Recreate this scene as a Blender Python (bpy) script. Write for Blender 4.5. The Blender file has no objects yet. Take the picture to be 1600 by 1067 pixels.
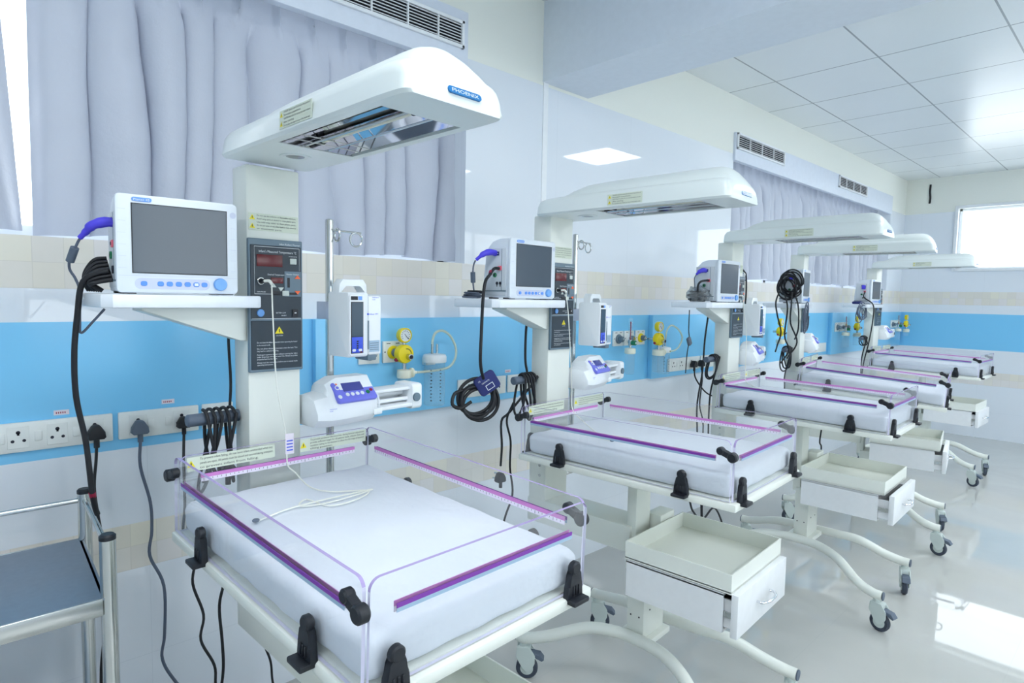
import bpy, bmesh, math, random
from mathutils import Vector, Matrix
rng = random.Random(7)
SC = bpy.context.scene
COL = SC.collection
pi = math.pi

# ------------------------------------------------------------------ camera, light, exposure
def set_camera():
    yaw, pitch, roll = -0.81165, -0.07202, 0.018096
    f = Vector((math.sin(yaw)*math.cos(pitch), math.cos(yaw)*math.cos(pitch), math.sin(pitch)))
    r = Vector((math.cos(yaw), -math.sin(yaw), 0)); u = r.cross(f)
    c, s = math.cos(roll), math.sin(roll)
    r, u = c*r + s*u, c*u - s*r
    cd = bpy.data.cameras.new('camera'); cam = bpy.data.objects.new('camera', cd); COL.objects.link(cam)
    m = Matrix(((r.x, u.x, -f.x, 2.1367), (r.y, u.y, -f.y, 0.0), (r.z, u.z, -f.z, 1.43), (0, 0, 0, 1)))
    cam.matrix_world = m
    cd.sensor_width = 36; cd.lens = 966.19/1600*36; cd.clip_start = .05
    SC.camera = cam
set_camera()
world = bpy.data.worlds.new('daylight'); SC.world = world; world.use_nodes = True
bg = world.node_tree.nodes['Background']
bg.inputs[0].default_value = (0.93, 0.975, 1.0, 1); bg.inputs[1].default_value = 4.2
LED = 20.0
vs = SC.view_settings
vs.view_transform = 'Standard'; vs.look = 'None'; vs.exposure = 0.08; vs.gamma = 1.0; vs.use_curve_mapping = False
SC.cycles.max_bounces = 10; SC.cycles.diffuse_bounces = 5; SC.cycles.glossy_bounces = 5
SC.cycles.transparent_max_bounces = 24; SC.cycles.transmission_bounces = 6
SC.cycles.caustics_reflective = False; SC.cycles.caustics_refractive = False
SC.cycles.sample_clamp_indirect = 6.0

# ------------------------------------------------------------------ materials
def lin(c):
    return tuple(((x/255)/12.92 if x/255 <= .04045 else (((x/255)+.055)/1.055)**2.4) for x in c)
def mat(name, rgb, rough=.5, metal=0., noise=(30., .03), bump=0., emit=0., spec=.5, coat=0., bscale=None, sub=0.):
    m = bpy.data.materials.new(name); m.use_nodes = True
    nt = m.node_tree; b = nt.nodes['Principled BSDF']
    col = lin(rgb)
    b.inputs['Roughness'].default_value = rough; b.inputs['Metallic'].default_value = metal
    b.inputs['Specular IOR Level'].default_value = spec; b.inputs['Coat Weight'].default_value = coat
    b.inputs['Coat Roughness'].default_value = .08
    tc = nt.nodes.new('ShaderNodeTexCoord')
    n = nt.nodes.new('ShaderNodeTexNoise'); n.inputs['Scale'].default_value = noise[0]; n.inputs['Detail'].default_value = 3
    nt.links.new(tc.outputs['Object'], n.inputs['Vector'])
    mix = nt.nodes.new('ShaderNodeMix'); mix.data_type = 'RGBA'
    mix.inputs[6].default_value = (*[max(0, x*(1-noise[1]*2)) for x in col], 1)
    mix.inputs[7].default_value = (*[min(1, x*(1+noise[1])) for x in col], 1)
    nt.links.new(n.outputs['Fac'], mix.inputs[0]); nt.links.new(mix.outputs[2], b.inputs['Base Color'])
    if bump:
        n2 = nt.nodes.new('ShaderNodeTexNoise'); n2.inputs['Scale'].default_value = bscale or noise[0]; n2.inputs['Detail'].default_value = 4
        nt.links.new(tc.outputs['Object'], n2.inputs['Vector'])
        bp = nt.nodes.new('ShaderNodeBump'); bp.inputs['Strength'].default_value = bump; bp.inputs['Distance'].default_value = .01
        nt.links.new(n2.outputs['Fac'], bp.inputs['Height']); nt.links.new(bp.outputs[0], b.inputs['Normal'])
    if emit:
        b.inputs['Emission Color'].default_value = (*col, 1); b.inputs['Emission Strength'].default_value = emit
    return m
def clear(name, tint=(1, 1, 1), fac=.9, rough=.02):
    """thin clear plastic or glass: mostly see-through, with a Fresnel sheen"""
    m = bpy.data.materials.new(name); m.use_nodes = True; nt = m.node_tree; nt.nodes.clear()
    out = nt.nodes.new('ShaderNodeOutputMaterial'); tr = nt.nodes.new('ShaderNodeBsdfTransparent'); gl = nt.nodes.new('ShaderNodeBsdfGlossy')
    df = nt.nodes.new('ShaderNodeBsdfDiffuse'); df.inputs[0].default_value = (*tint, 1)
    tr.inputs[0].default_value = (*tint, 1); gl.inputs['Roughness'].default_value = rough
    lw = nt.nodes.new('ShaderNodeLayerWeight'); lw.inputs[0].default_value = .5
    pw = nt.nodes.new('ShaderNodeMath'); pw.operation = 'POWER'; pw.inputs[1].default_value = 5; nt.links.new(lw.outputs['Facing'], pw.inputs[0])
    fr = nt.nodes.new('ShaderNodeMath'); fr.operation = 'MULTIPLY_ADD'; fr.inputs[1].default_value = .7; fr.inputs[2].default_value = .03; nt.links.new(pw.outputs[0], fr.inputs[0])
    m1 = nt.nodes.new('ShaderNodeMixShader'); m2 = nt.nodes.new('ShaderNodeMixShader')
    m1.inputs[0].default_value = 1-fac
    nt.links.new(tr.outputs[0], m1.inputs[1]); nt.links.new(df.outputs[0], m1.inputs[2])
    nt.links.new(fr.outputs[0], m2.inputs[0]); nt.links.new(m1.outputs[0], m2.inputs[1]); nt.links.new(gl.outputs[0], m2.inputs[2])
    nt.links.new(m2.outputs[0], out.inputs[0])
    return m
M = {}
M['cream'] = mat('cream_enamel', (229, 232, 224), .35, noise=(6, .015))
M['white'] = mat('white_plastic', (236, 240, 243), .32, noise=(12, .015))
M['canopy'] = mat('canopy_white', (226, 233, 231), .28, noise=(8, .012), coat=.2)
M['shelf'] = mat('shelf_white', (233, 238, 244), .3)
M['mon'] = mat('monitor_plastic', (222, 229, 236), .38)
M['monside'] = mat('monitor_side', (205, 211, 216), .4)
M['screen'] = mat('screen_glass', (70, 82, 94), .12, noise=(4, .04))
M['lav'] = mat('key_strip', (200, 206, 224), .4)
M['key'] = mat('blue_key', (88, 146, 232), .35)
M['knob'] = mat('blue_knob', (112, 168, 232), .3)
M['badge'] = mat('blue_badge', (26, 110, 172), .3)
M['badge2'] = mat('light_blue_badge', (110, 160, 235), .3)
M['panel'] = mat('slate_panel', (32, 47, 59), .35)
M['rim'] = mat('grey_rim', (104, 124, 138), .4)
M['red'] = mat('red_display', (96, 16, 24), .25)
M['orange'] = mat('orange_key', (250, 110, 60), .4)
M['palekey'] = mat('pale_key', (198, 206, 200), .4)
M['ltext'] = mat('white_print', (226, 232, 236), .5)
M['dtext'] = mat('dark_print', (62, 68, 72), .6)
M['label'] = mat('sticker_green', (214, 222, 204), .5)
M['yellow'] = mat('warning_yellow', (242, 226, 30), .4)
M['black'] = mat('black_plastic', (22, 26, 34), .45)
M['rubber'] = mat('black_rubber', (18, 20, 26), .55)
M['gcord'] = mat('grey_cord', (84, 94, 112), .5)
M['slate'] = mat('slate_rubber', (86, 98, 114), .5)
M['tyre'] = mat('tyre_grey', (58, 66, 80), .6)
M['caster'] = mat('caster_grey', (196, 206, 202), .4)
M['steel'] = mat('stainless_steel', (206, 208, 206), .2, 1., noise=(40, .03))
M['bsteel'] = mat('brushed_steel', (150, 160, 172), .38, .9, noise=(60, .05))
M['chrome'] = mat('chrome', (232, 234, 238), .06, 1.)
M['reflector'] = mat('reflector_metal', (214, 214, 222), .06, 1.)
M['purple'] = mat('purple_stripe', (128, 56, 164), .4)
M['lilac'] = mat('lilac_ruler', (206, 128, 200), .45)
M['bluegrey'] = mat('blue_grey_stripe', (160, 186, 208), .4)
M['rulerw'] = mat('white_ruler', (234, 226, 242), .45)
M['edge'] = mat('acrylic_edge', (220, 218, 238), .15)
M['edgetop'] = mat('acrylic_edge_refraction', (172, 156, 202), .15)  # mauve of refracted light, painted onto the top edges
M['acrylic'] = clear('acrylic', (.985, .99, .995), .975)
M['jar'] = clear('clear_plastic', (.93, .97, .98), .93, .03)
M['glass'] = clear('window_glass', (.97, .99, 1), .985)
M['tubing'] = clear('clear_tubing', (.86, .9, .78), .42, .2)
M['sheet'] = mat('white_sheet', (224, 229, 237), .8, noise=(14, .01), bump=.8, bscale=11)
M['indigo'] = mat('indigo_plug', (76, 66, 214), .4)
M['navy'] = mat('navy_cuff', (34, 44, 104), .75, bump=.2)
M['pumpblue'] = mat('pump_blue', (52, 84, 214), .35)
M['pumpviolet'] = mat('pump_violet', (118, 122, 226), .35)
M['pumpdisp'] = mat('pump_display', (70, 76, 150), .25)
M['pumpscr'] = mat('pump_screen', (48, 72, 90), .25)
M['gyellow'] = mat('gauge_yellow', (244, 220, 20), .35)
M['green'] = mat('green_knob', (20, 122, 78), .4)
M['darkred'] = mat('dark_red', (150, 24, 60), .4)
M['pink'] = mat('pink_port', (240, 110, 130), .4)
M['ivory'] = mat('ivory_plastic', (236, 236, 218), .4)
M['ported'] = mat('switch_white', (232, 235, 232), .35)
M['sock'] = mat('socket_hole', (28, 28, 44), .6)
M['probe'] = mat('cream_lead', (236, 237, 228), .5)
M['drawer'] = mat('drawer_white', (230, 232, 234), .4)
M['alu'] = mat('white_aluminium', (238, 241, 244), .4)
M['dark'] = mat('duct_shade', (6, 8, 20), .9)
M['blueband'] = mat('blue_laminate', (128, 204, 246), .3, noise=(1.5, .02))
M['bulk'] = mat('bulkhead_paint', (222, 229, 241), .5)
M['beam'] = mat('beam_paint', (224, 231, 240), .5)
M['led'] = mat('led_diffuser', (244, 250, 255), .5, emit=LED)
M['bag'] = clear('plastic_bag', (.72, .77, .8), .82, .12)
M['tape'] = mat('paper_label', (232, 222, 232), .6)

def curtain_mat():
    m = mat('satin_curtain', (186, 191, 203), .5, noise=(9, .02), bump=.15, bscale=60)
    nt = m.node_tree; b = nt.nodes['Principled BSDF']; out = [n for n in nt.nodes if n.type == 'OUTPUT_MATERIAL'][0]
    t = nt.nodes.new('ShaderNodeBsdfTranslucent'); t.inputs[0].default_value = (*lin((196, 204, 224)), 1)
    mx = nt.nodes.new('ShaderNodeMixShader'); mx.inputs[0].default_value = .03
    nt.links.new(b.outputs[0], mx.inputs[1]); nt.links.new(t.outputs[0], mx.inputs[2]); nt.links.new(mx.outputs[0], out.inputs[0])
    return m
M['curtain'] = curtain_mat()

class NB:
    def __init__(s, nt): s.nt = nt
    def math(s, op, a, b=None, c=None):
        n = s.nt.nodes.new('ShaderNodeMath'); n.operation = op
        for i, v in enumerate((a, b, c)):
            if v is None: continue
            if isinstance(v, (int, float)): n.inputs[i].default_value = v
            else: s.nt.links.new(v, n.inputs[i])
        return n.outputs[0]
    def mix(s, f, a, b):
        n = s.nt.nodes.new('ShaderNodeMix'); n.data_type = 'RGBA'
        for i, v in ((0, f), (6, a), (7, b)):
            if isinstance(v, tuple): n.inputs[i].default_value = (*v, 1)
            elif isinstance(v, (int, float)): n.inputs[i].default_value = v
            else: s.nt.links.new(v, n.inputs[i])
        return n.outputs[2]
def wall_mat():
    """glossy white wall tile, two courses of small cream mosaic, a blue band, matte paint on top"""
    m = bpy.data.materials.new('tiled_wall'); m.use_nodes = True; nt = m.node_tree; N = NB(nt)
    b = nt.nodes['Principled BSDF']
    g = nt.nodes.new('ShaderNodeNewGeometry'); sp = nt.nodes.new('ShaderNodeSeparateXYZ'); nt.links.new(g.outputs['Position'], sp.inputs[0])
    X, Y, Z = sp.outputs; U = N.math('ADD', X, Y)
    def band(lo, hi): return N.math('MULTIPLY', N.math('GREATER_THAN', Z, lo), N.math('LESS_THAN', Z, hi))
    T = .0715
    cu = N.math('FLOOR', N.math('DIVIDE', U, T)); cz = N.math('FLOOR', N.math('DIVIDE', Z, T))
    cv = nt.nodes.new('ShaderNodeCombineXYZ'); nt.links.new(cu, cv.inputs[0]); nt.links.new(cz, cv.inputs[1])
    wn = nt.nodes.new('ShaderNodeTexWhiteNoise'); wn.noise_dimensions = '3D'; nt.links.new(cv.outputs[0], wn.inputs['Vector'])
    rp = nt.nodes.new('ShaderNodeValToRGB'); nt.links.new(wn.outputs['Value'], rp.inputs[0])
    e = rp.color_ramp.elements; e[0].color = (*lin((229, 224, 211)), 1); e[1].color = (*lin((233, 231, 229)), 1); e[1].position = 1
    for p, c in ((.3, (226, 222, 215)), (.55, (234, 230, 214)), (.75, (229, 225, 223))):
        x = e.new(p); x.color = (*lin(c), 1)
    ns = nt.nodes.new('ShaderNodeTexNoise'); ns.inputs['Scale'].default_value = 25; nt.links.new(g.outputs['Position'], ns.inputs['Vector'])
    tile = N.mix(N.math('MULTIPLY', ns.outputs['Fac'], .18), rp.outputs[0], lin((212, 203, 188)))
    fu = N.math('FRACT', N.math('DIVIDE', U, T)); fz = N.math('FRACT', N.math('DIVIDE', Z, T))
    grout = N.math('MAXIMUM', N.math('LESS_THAN', fu, .03), N.math('LESS_THAN', fz, .03))
    tile = N.mix(N.math('MULTIPLY', grout, .5), tile, lin((206, 202, 192)))
    seam = N.math('LESS_THAN', N.math('FRACT', N.math('DIVIDE', N.math('ADD', U, .13), .61)), .0035)
    seam2 = N.math('LESS_THAN', N.math('ABSOLUTE', N.math('SUBTRACT', Z, .287)), .0012)
    seam = N.math('MULTIPLY', N.math('MAXIMUM', seam, seam2), .22)
    nv = nt.nodes.new('ShaderNodeTexNoise'); nv.inputs['Scale'].default_value = 1.2; nt.links.new(g.outputs['Position'], nv.inputs['Vector'])
    white = N.mix(nv.outputs['Fac'], lin((226, 232, 240)), lin((231, 236, 242)))
    white = N.mix(seam, white, lin((190, 198, 208)))
    mos = N.math('MAXIMUM', band(.572, .715), band(1.43, 1.573))
    blue = band(.951, 1.337); top = N.math('GREATER_THAN', Z, 2.45)
    c = N.mix(mos, white, tile); c = N.mix(blue, c, lin((128, 204, 246))); c = N.mix(top, c, lin((236, 238, 230)))
    nt.links.new(c, b.inputs['Base Color'])
    r = N.math('ADD', N.math('ADD', .03, N.math('MULTIPLY', mos, .3)), N.math('ADD', N.math('MULTIPLY', blue, .15), N.math('MULTIPLY', top, .5)))
    nt.links.new(r, b.inputs['Roughness'])
    return m
M['wall'] = wall_mat()
def floor_mat():
    m = bpy.data.materials.new('vitrified_floor'); m.use_nodes = True; nt = m.node_tree; N = NB(nt); b = nt.nodes['Principled BSDF']
    g = nt.nodes.new('ShaderNodeNewGeometry'); sp = nt.nodes.new('ShaderNodeSeparateXYZ'); nt.links.new(g.outputs['Position'], sp.inputs[0])
    X, Y, Z = sp.outputs
    s = N.math('MAXIMUM', N.math('LESS_THAN', N.math('FRACT', N.math('DIVIDE', X, .6)), .004), N.math('LESS_THAN', N.math('FRACT', N.math('DIVIDE', Y, .6)), .004))
    n = nt.nodes.new('ShaderNodeTexNoise'); n.inputs['Scale'].default_value = 1.6; n.inputs['Detail'].default_value = 5; n.inputs['Distortion'].default_value = 1.5
    nt.links.new(g.outputs['Position'], n.inputs['Vector'])
    c = N.mix(n.outputs['Fac'], lin((182, 183, 179)), lin((199, 199, 195)))
    c = N.mix(N.math('MULTIPLY', s, .2), c, lin((170, 172, 172)))
    nt.links.new(c, b.inputs['Base Color']); b.inputs['Roughness'].default_value = .025
    return m
M['floor'] = floor_mat()
def ceiling_mat():
    m = bpy.data.materials.new('ceiling_tile'); m.use_nodes = True; nt = m.node_tree; N = NB(nt); b = nt.nodes['Principled BSDF']
    g = nt.nodes.new('ShaderNodeNewGeometry'); sp = nt.nodes.new('ShaderNodeSeparateXYZ'); nt.links.new(g.outputs['Position'], sp.inputs[0])
    X, Y, Z = sp.outputs
    ax = N.math('FRACT', N.math('DIVIDE', N.math('SUBTRACT', X, .318), .592)); ay = N.math('FRACT', N.math('DIVIDE', N.math('SUBTRACT', Y, 3.416), .606))
    line = N.math('MAXIMUM', N.math('LESS_THAN', N.math('ABSOLUTE', N.math('SUBTRACT', ax, .5)), 2), 0)
    ex = N.math('LESS_THAN', N.math('MINIMUM', ax, N.math('SUBTRACT', 1, ax)), .008)
    ey = N.math('LESS_THAN', N.math('MINIMUM', ay, N.math('SUBTRACT', 1, ay)), .008)
    ln = N.math('MAXIMUM', ex, ey)
    n = nt.nodes.new('ShaderNodeTexNoise'); n.inputs['Scale'].default_value = 3; nt.links.new(g.outputs['Position'], n.inputs['Vector'])
    c = N.mix(n.outputs['Fac'], lin((226, 231, 233)), lin((231, 235, 237)))
    c = N.mix(N.math('MULTIPLY', ln, .75), c, lin((120, 126, 130)))
    nt.links.new(c, b.inputs['Base Color']); b.inputs['Roughness'].default_value = .27
    bp = nt.nodes.new('ShaderNodeBump'); bp.inputs['Strength'].default_value = .5; bp.inputs['Distance'].default_value = .004; bp.invert = True
    nt.links.new(ln, bp.inputs['Height']); nt.links.new(bp.outputs[0], b.inputs['Normal'])
    return m
M['ceil'] = ceiling_mat()

# ------------------------------------------------------------------ mesh builder
_text_cache = {}
def glyphs(s):
    if s not in _text_cache:
        cu = bpy.data.curves.new('print', 'FONT'); cu.body = s; cu.size = 1; cu.resolution_u = 2
        ob = bpy.data.objects.new('print', cu); COL.objects.link(ob)
        dg = bpy.context.evaluated_depsgraph_get(); ev = ob.evaluated_get(dg); me = ev.to_mesh()
        v = [tuple(p.co) for p in me.vertices]; f = [tuple(p.vertices) for p in me.polygons]
        ev.to_mesh_clear(); bpy.data.objects.remove(ob); bpy.data.curves.remove(cu)
        _text_cache[s] = (v, f)
    return _text_cache[s]
def smooth_path(pts, n=6):
    P = [Vector(p) for p in pts]
    if len(P) < 3: return P
    out = []
    Q = [P[0]*2-P[1]] + P + [P[-1]*2-P[-2]]
    for i in range(1, len(Q)-2):
        a, b, c, d = Q[i-1:i+3]
        for k in range(n):
            t = k/n
            out.append(.5*((2*b) + (c-a)*t + (2*a-5*b+4*c-d)*t*t + (3*b-a-3*c+d)*t**3))
    out.append(P[-1]); return out
class MB:
    def __init__(s, *mats): s.v, s.f, s.m, s.mats, s.X = [], [], [], list(mats), Matrix()
    def raw(s, v, f, m=0):
        o = len(s.v); s.v += [tuple(s.X @ Vector(p)) for p in v]; s.f += [tuple(i+o for i in q) for q in f]; s.m += [m]*len(f); return s
    def bm(s, b, m=0):
        bmesh.ops.recalc_face_normals(b, faces=b.faces); b.verts.index_update()
        s.raw([tuple(v.co) for v in b.verts], [tuple(v.index for v in f.verts) for f in b.faces], m); b.free(); return s
    def box(s, x0, x1, y0, y1, z0, z1, m=0, bev=0., seg=2):
        b = bmesh.new(); bmesh.ops.create_cube(b, size=1)
        for v in b.verts: v.co = ((x0+x1)/2+v.co.x*(x1-x0), (y0+y1)/2+v.co.y*(y1-y0), (z0+z1)/2+v.co.z*(z1-z0))
        if bev: bmesh.ops.bevel(b, geom=b.edges[:], offset=min(bev, .49*min(abs(x1-x0), abs(y1-y0), abs(z1-z0))), segments=seg, affect='EDGES', profile=.5)
        return s.bm(b, m)
    def prism(s, poly, axis, a, b_, m=0, bev=0., seg=2):
        def at(p, w): return {'x': (w, p[0], p[1]), 'y': (p[0], w, p[1]), 'z': (p[0], p[1], w)}[axis]
        b = bmesh.new(); lo = [b.verts.new(at(p, a)) for p in poly]; hi = [b.verts.new(at(p, b_)) for p in poly]
        n = len(poly); caps = [b.faces.new(lo), b.faces.new(hi[::-1])]
        for i in range(n): b.faces.new((lo[i], hi[i], hi[(i+1) % n], lo[(i+1) % n]))
        if bev: bmesh.ops.bevel(b, geom=list({e for f in caps for e in f.edges}), offset=bev, segments=seg, affect='EDGES', profile=.5)
        return s.bm(b, m)
    def tube(s, pts, r, m=0, seg=8, sm=6, rs=None, close=False):
        P = smooth_path(pts, sm) if sm else [Vector(p) for p in pts]
        n = len(P); v = []; f = []; up = None
        for i, p in enumerate(P):
            d = (P[min(i+1, n-1)] - P[max(i-1, 0)])
            d = d.normalized() if d.length > 1e-9 else Vector((0, 0, 1))
            if up is None:
                up = d.orthogonal().normalized()
            else:
                up = (up - d*up.dot(d)); up = up.normalized() if up.length > 1e-6 else d.orthogonal().normalized()
            w = d.cross(up); rr = r if rs is None else rs[min(len(rs)-1, int(i*len(rs)/n))]
            v += [tuple(p + up*(rr*math.cos(2*pi*k/seg)) + w*(rr*math.sin(2*pi*k/seg))) for k in range(seg)]
        for i in range(n-1):
            for k in range(seg): f.append((i*seg+k, i*seg+(k+1) % seg, (i+1)*seg+(k+1) % seg, (i+1)*seg+k))
        f += [tuple(range(seg))[::-1], tuple((n-1)*seg+k for k in range(seg))]
        return s.raw(v, f, m)
    def lathe(s, prof, c=(0, 0, 0), axis='z', m=0, seg=24):
        """prof: list of (radius, height)"""
        c = Vector(c); v = []; f = []; n = len(prof)
        for r, h in prof:
            for k in range(seg):
                a = 2*pi*k/seg; p, q = r*math.cos(a), r*math.sin(a)
                v.append(tuple(c + Vector({'z': (p, q, h), 'x': (h, p, q), 'y': (q, h, p)}[axis])))
        for i in range(n-1):
            for k in range(seg): f.append((i*seg+k, i*seg+(k+1) % seg, (i+1)*seg+(k+1) % seg, (i+1)*seg+k))
        f += [tuple(range(seg))[::-1], tuple((n-1)*seg+k for k in range(seg))]
        return s.raw(v, f, m)
    def cyl(s, c, r, h0, h1, axis='z', m=0, seg=24, ch=0.):
        pr = [(r, h0), (r, h1)] if not ch else [(r-ch, h0), (r, h0+ch), (r, h1-ch), (r-ch, h1)]
        return s.lathe(pr, c, axis, m, seg)
    def ball(s, c, r, m=0, sc=(1, 1, 1), seg=16):
        pr = [(max(1e-4, r*math.sin(pi*i/10)), -r*math.cos(pi*i/10)) for i in range(11)]
        o = len(s.v); s.lathe(pr, (0, 0, 0), 'z', m, seg)
        inv = s.X.inverted()
        for i in range(o, len(s.v)):
            p = inv @ Vector(s.v[i]); s.v[i] = tuple(s.X @ Vector((c[0]+p.x*sc[0], c[1]+p.y*sc[1], c[2]+p.z*sc[2])))
        return s
    def text(s, t, org, size, m=0, u=(0, 1, 0), v=(0, 0, 1), width=None, align='l', bold=0.):
        """org = baseline start, u = reading direction"""
        gv, gf = glyphs(t)
        if not gv: return s
        w = max(p[0] for p in gv); k = size; kx = (width/w if width else k)
        off = 0 if align == 'l' else (-w*kx/2 if align == 'c' else -w*kx)
        U, V, O = Vector(u), Vector(v), Vector(org)
        return s.raw([tuple(O + U*(p[0]*kx+off) + V*(p[1]*k)) for p in gv], gf, m)
    def loft(s, rings, m=0, cap=True):
        b = bmesh.new(); R = [[b.verts.new(p) for p in r] for r in rings]; n = len(rings[0])
        for i in range(len(R)-1):
            for k in range(n):
                b.faces.new((R[i][k], R[i][(k+1) % n], R[i+1][(k+1) % n], R[i+1][k]))
        if cap: b.faces.new(R[0]); b.faces.new(R[-1])
        bmesh.ops.remove_doubles(b, verts=b.verts[:], dist=1e-5)
        return s.bm(b, m)
    def build(s, name, parent=None, ang=38, smooth=True):
        me = bpy.data.meshes.new(name); me.from_pydata(s.v, [], s.f); me.update()
        for x in s.mats: me.materials.append(M[x] if isinstance(x, str) else x)
        me.polygons.foreach_set('material_index', s.m)
        if smooth:
            me.polygons.foreach_set('use_smooth', [True]*len(s.f)); me.set_sharp_from_angle(angle=math.radians(ang))
        o = bpy.data.objects.new(name, me); COL.objects.link(o)
        if parent: o.parent = parent
        return o
def rrect(w, h, r, n=4, cx=0, cy=0):
    out = []
    for qx, qy, a0 in ((1, 1, 0), (-1, 1, 90), (-1, -1, 180), (1, -1, 270)):
        for i in range(n+1):
            a = math.radians(a0+90*i/n)
            out.append((cx+qx*(w/2-r)+r*math.cos(a), cy+qy*(h/2-r)+r*math.sin(a)))
    return out
def tag(o, label, cat, group=None):
    o['label'] = label; o['category'] = cat
    if group: o['group'] = group
    return o
def thing(name, label, cat, group=None, mw=None):
    o = bpy.data.objects.new(name, None); COL.objects.link(o); o.empty_display_size = .05
    if mw is not None: o.matrix_world = mw
    return tag(o, label, cat, group)
def struct(o): o['kind'] = 'structure'; return o
def kids(o): return [c for c in COL.objects if c.parent == o]
def copy_tree(o, parent=None):
    c = o.copy(); COL.objects.link(c)
    if parent: c.parent = parent
    for k in kids(o): copy_tree(k, c)
    return c

# ------------------------------------------------------------------ room shell
L = 8.24; RX = 4.9; BY = -3.0; CH = 2.84
def quad_box(mb, *a, m=0): return mb.box(*a, m=m)
struct(MB('floor').box(-.2, RX+.2, BY-.2, L+.2, -.1, 0).build('floor'))
struct(MB('ceil').box(-.2, RX+.2, BY-.2, L+.2, CH, CH+.1).build('ceiling'))
W1 = (-1.25, 1.73); W2 = (4.12, 7.70); SILL = 1.573; HEAD = 2.56
w = MB('wall')
w.box(-.2, 0, BY-.2, L+.2, 0, SILL).box(-.2, 0, BY-.2, L+.2, HEAD, CH)
for a, b in ((BY-.2, W1[0]), (W1[1], W2[0]), (W2[1], L+.2)): w.box(-.2, 0, a, b, SILL, HEAD)
struct(w.build('wall_left'))
FW = (.50, 2.75, 1.815, 2.49)
w = MB('wall')
w.box(0, RX, L, L+.2, 0, FW[2]).box(0, RX, L, L+.2, FW[3], CH).box(0, FW[0], L, L+.2, FW[2], FW[3]).box(FW[1], RX, L, L+.2, FW[2], FW[3])
struct(w.build('wall_far'))
# right wall with two tall windows added for fill light, back wall: behind the camera's view, they light and reflect
FILLWIN = ((.6, 2.6), (4.2, 6.8))
w = MB('wall')
w.box(RX, RX+.2, BY-.2, L+.2, 0, 1.0).box(RX, RX+.2, BY-.2, L+.2, 2.4, CH)
for a, b in ((BY-.2, FILLWIN[0][0]), (FILLWIN[0][1], FILLWIN[1][0]), (FILLWIN[1][1], L+.2)): w.box(RX, RX+.2, a, b, 1.0, 2.4)
struct(w.build('wall_right'))
struct(MB('wall').box(0, RX, BY-.2, BY, 0, CH).build('wall_back'))
def window(n, axis, a0, a1, z0, z1, d, mull=2, fr=.04):
    """axis 'y': pane lies in plane x=d; axis 'x': in plane y=d"""
    mb = MB('alu')
    def bar(p0, p1, q0, q1):
        if axis == 'y': mb.box(d-.02, d+.02, p0, p1, q0, q1, bev=.004, seg=1)
        else: mb.box(p0, p1, d-.02, d+.02, q0, q1, bev=.004, seg=1)
    bar(a0, a1, z0, z0+fr); bar(a0, a1, z1-fr, z1); bar(a0, a0+fr, z0, z1); bar(a1-fr, a1, z0, z1)
    for i in range(1, mull): c = a0+(a1-a0)*i/mull; bar(c-fr/2, c+fr/2, z0, z1)
    o = struct(mb.build('window_%d' % n))
    g = MB('glass')
    if axis == 'y': g.box(d-.003, d+.003, a0+.01, a1-.01, z0+.01, z1-.01)
    else: g.box(a0+.01, a1-.01, d-.003, d+.003, z0+.01, z1-.01)
    g.build('window_pane', o)
window(1, 'y', *W1, SILL, HEAD, -.17, 3); window(2, 'y', *W2, SILL, HEAD, -.17, 4)
window(3, 'x', FW[0], FW[1], FW[2], FW[3], L+.13, 1, .03)
window(4, 'y', *FILLWIN[0], 1.0, 2.4, RX+.1, 2); window(5, 'y', *FILLWIN[1], 1.0, 2.4, RX+.1, 3)  # both added out of view as fill from the right
fr = MB('alu')     # slim casing round the far window
for a in ((FW[0]-.02, FW[0]+.012, FW[2]-.02, FW[3]+.02), (FW[1]-.012, FW[1]+.02, FW[2]-.02, FW[3]+.02), (FW[0], FW[1], FW[3]-.012, FW[3]+.02), (FW[0], FW[1], FW[2]-.02, FW[2]+.012)):
    fr.box(a[0], a[1], L-.018, L+.02, a[2], a[3], bev=.004, seg=1)
struct(fr.build('trim_1'))
struct(MB('beam').box(0, RX, 2.20, 2.54, 2.465, CH).build('trim_2'))                       # ceiling beam
struct(MB('bulk').box(-.02, .018, W1[0]-.1, 1.722, 2.405, 2.63, bev=.003).build('trim_3'))    # curtain bulkheads
struct(MB('bulk').box(-.02, .018, 4.11, 7.685, 2.405, 2.595, bev=.003).build('trim_4'))
struct(MB('blueband').box(0, .03, 1.02, 2.05, .951, 1.337, bev=.002).build('trim_5'))      # raised blue boards
struct(MB('blueband').box(0, .03, 3.16, 4.3, .951, 1.337, bev=.002).build('trim_6'))
struct(MB('blueband').box(0, .035, 6.05, 8.2, .951, 1.337, bev=.002).build('trim_7'))
# corner strip on the wall under the beam and a black rod painting in the dark of the slot high on the far wall
struct(MB('alu').box(-.001, .004, 2.205, 2.238, 1.573, 2.465).build('trim_8'))
struct(MB('rubber').tube([(.232, L-.002, 2.77), (.230, L-.002, 2.69), (.236, L-.002, 2.62), (.232, L-.002, 2.56)], .011, seg=6).build('trim_9'))

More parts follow.
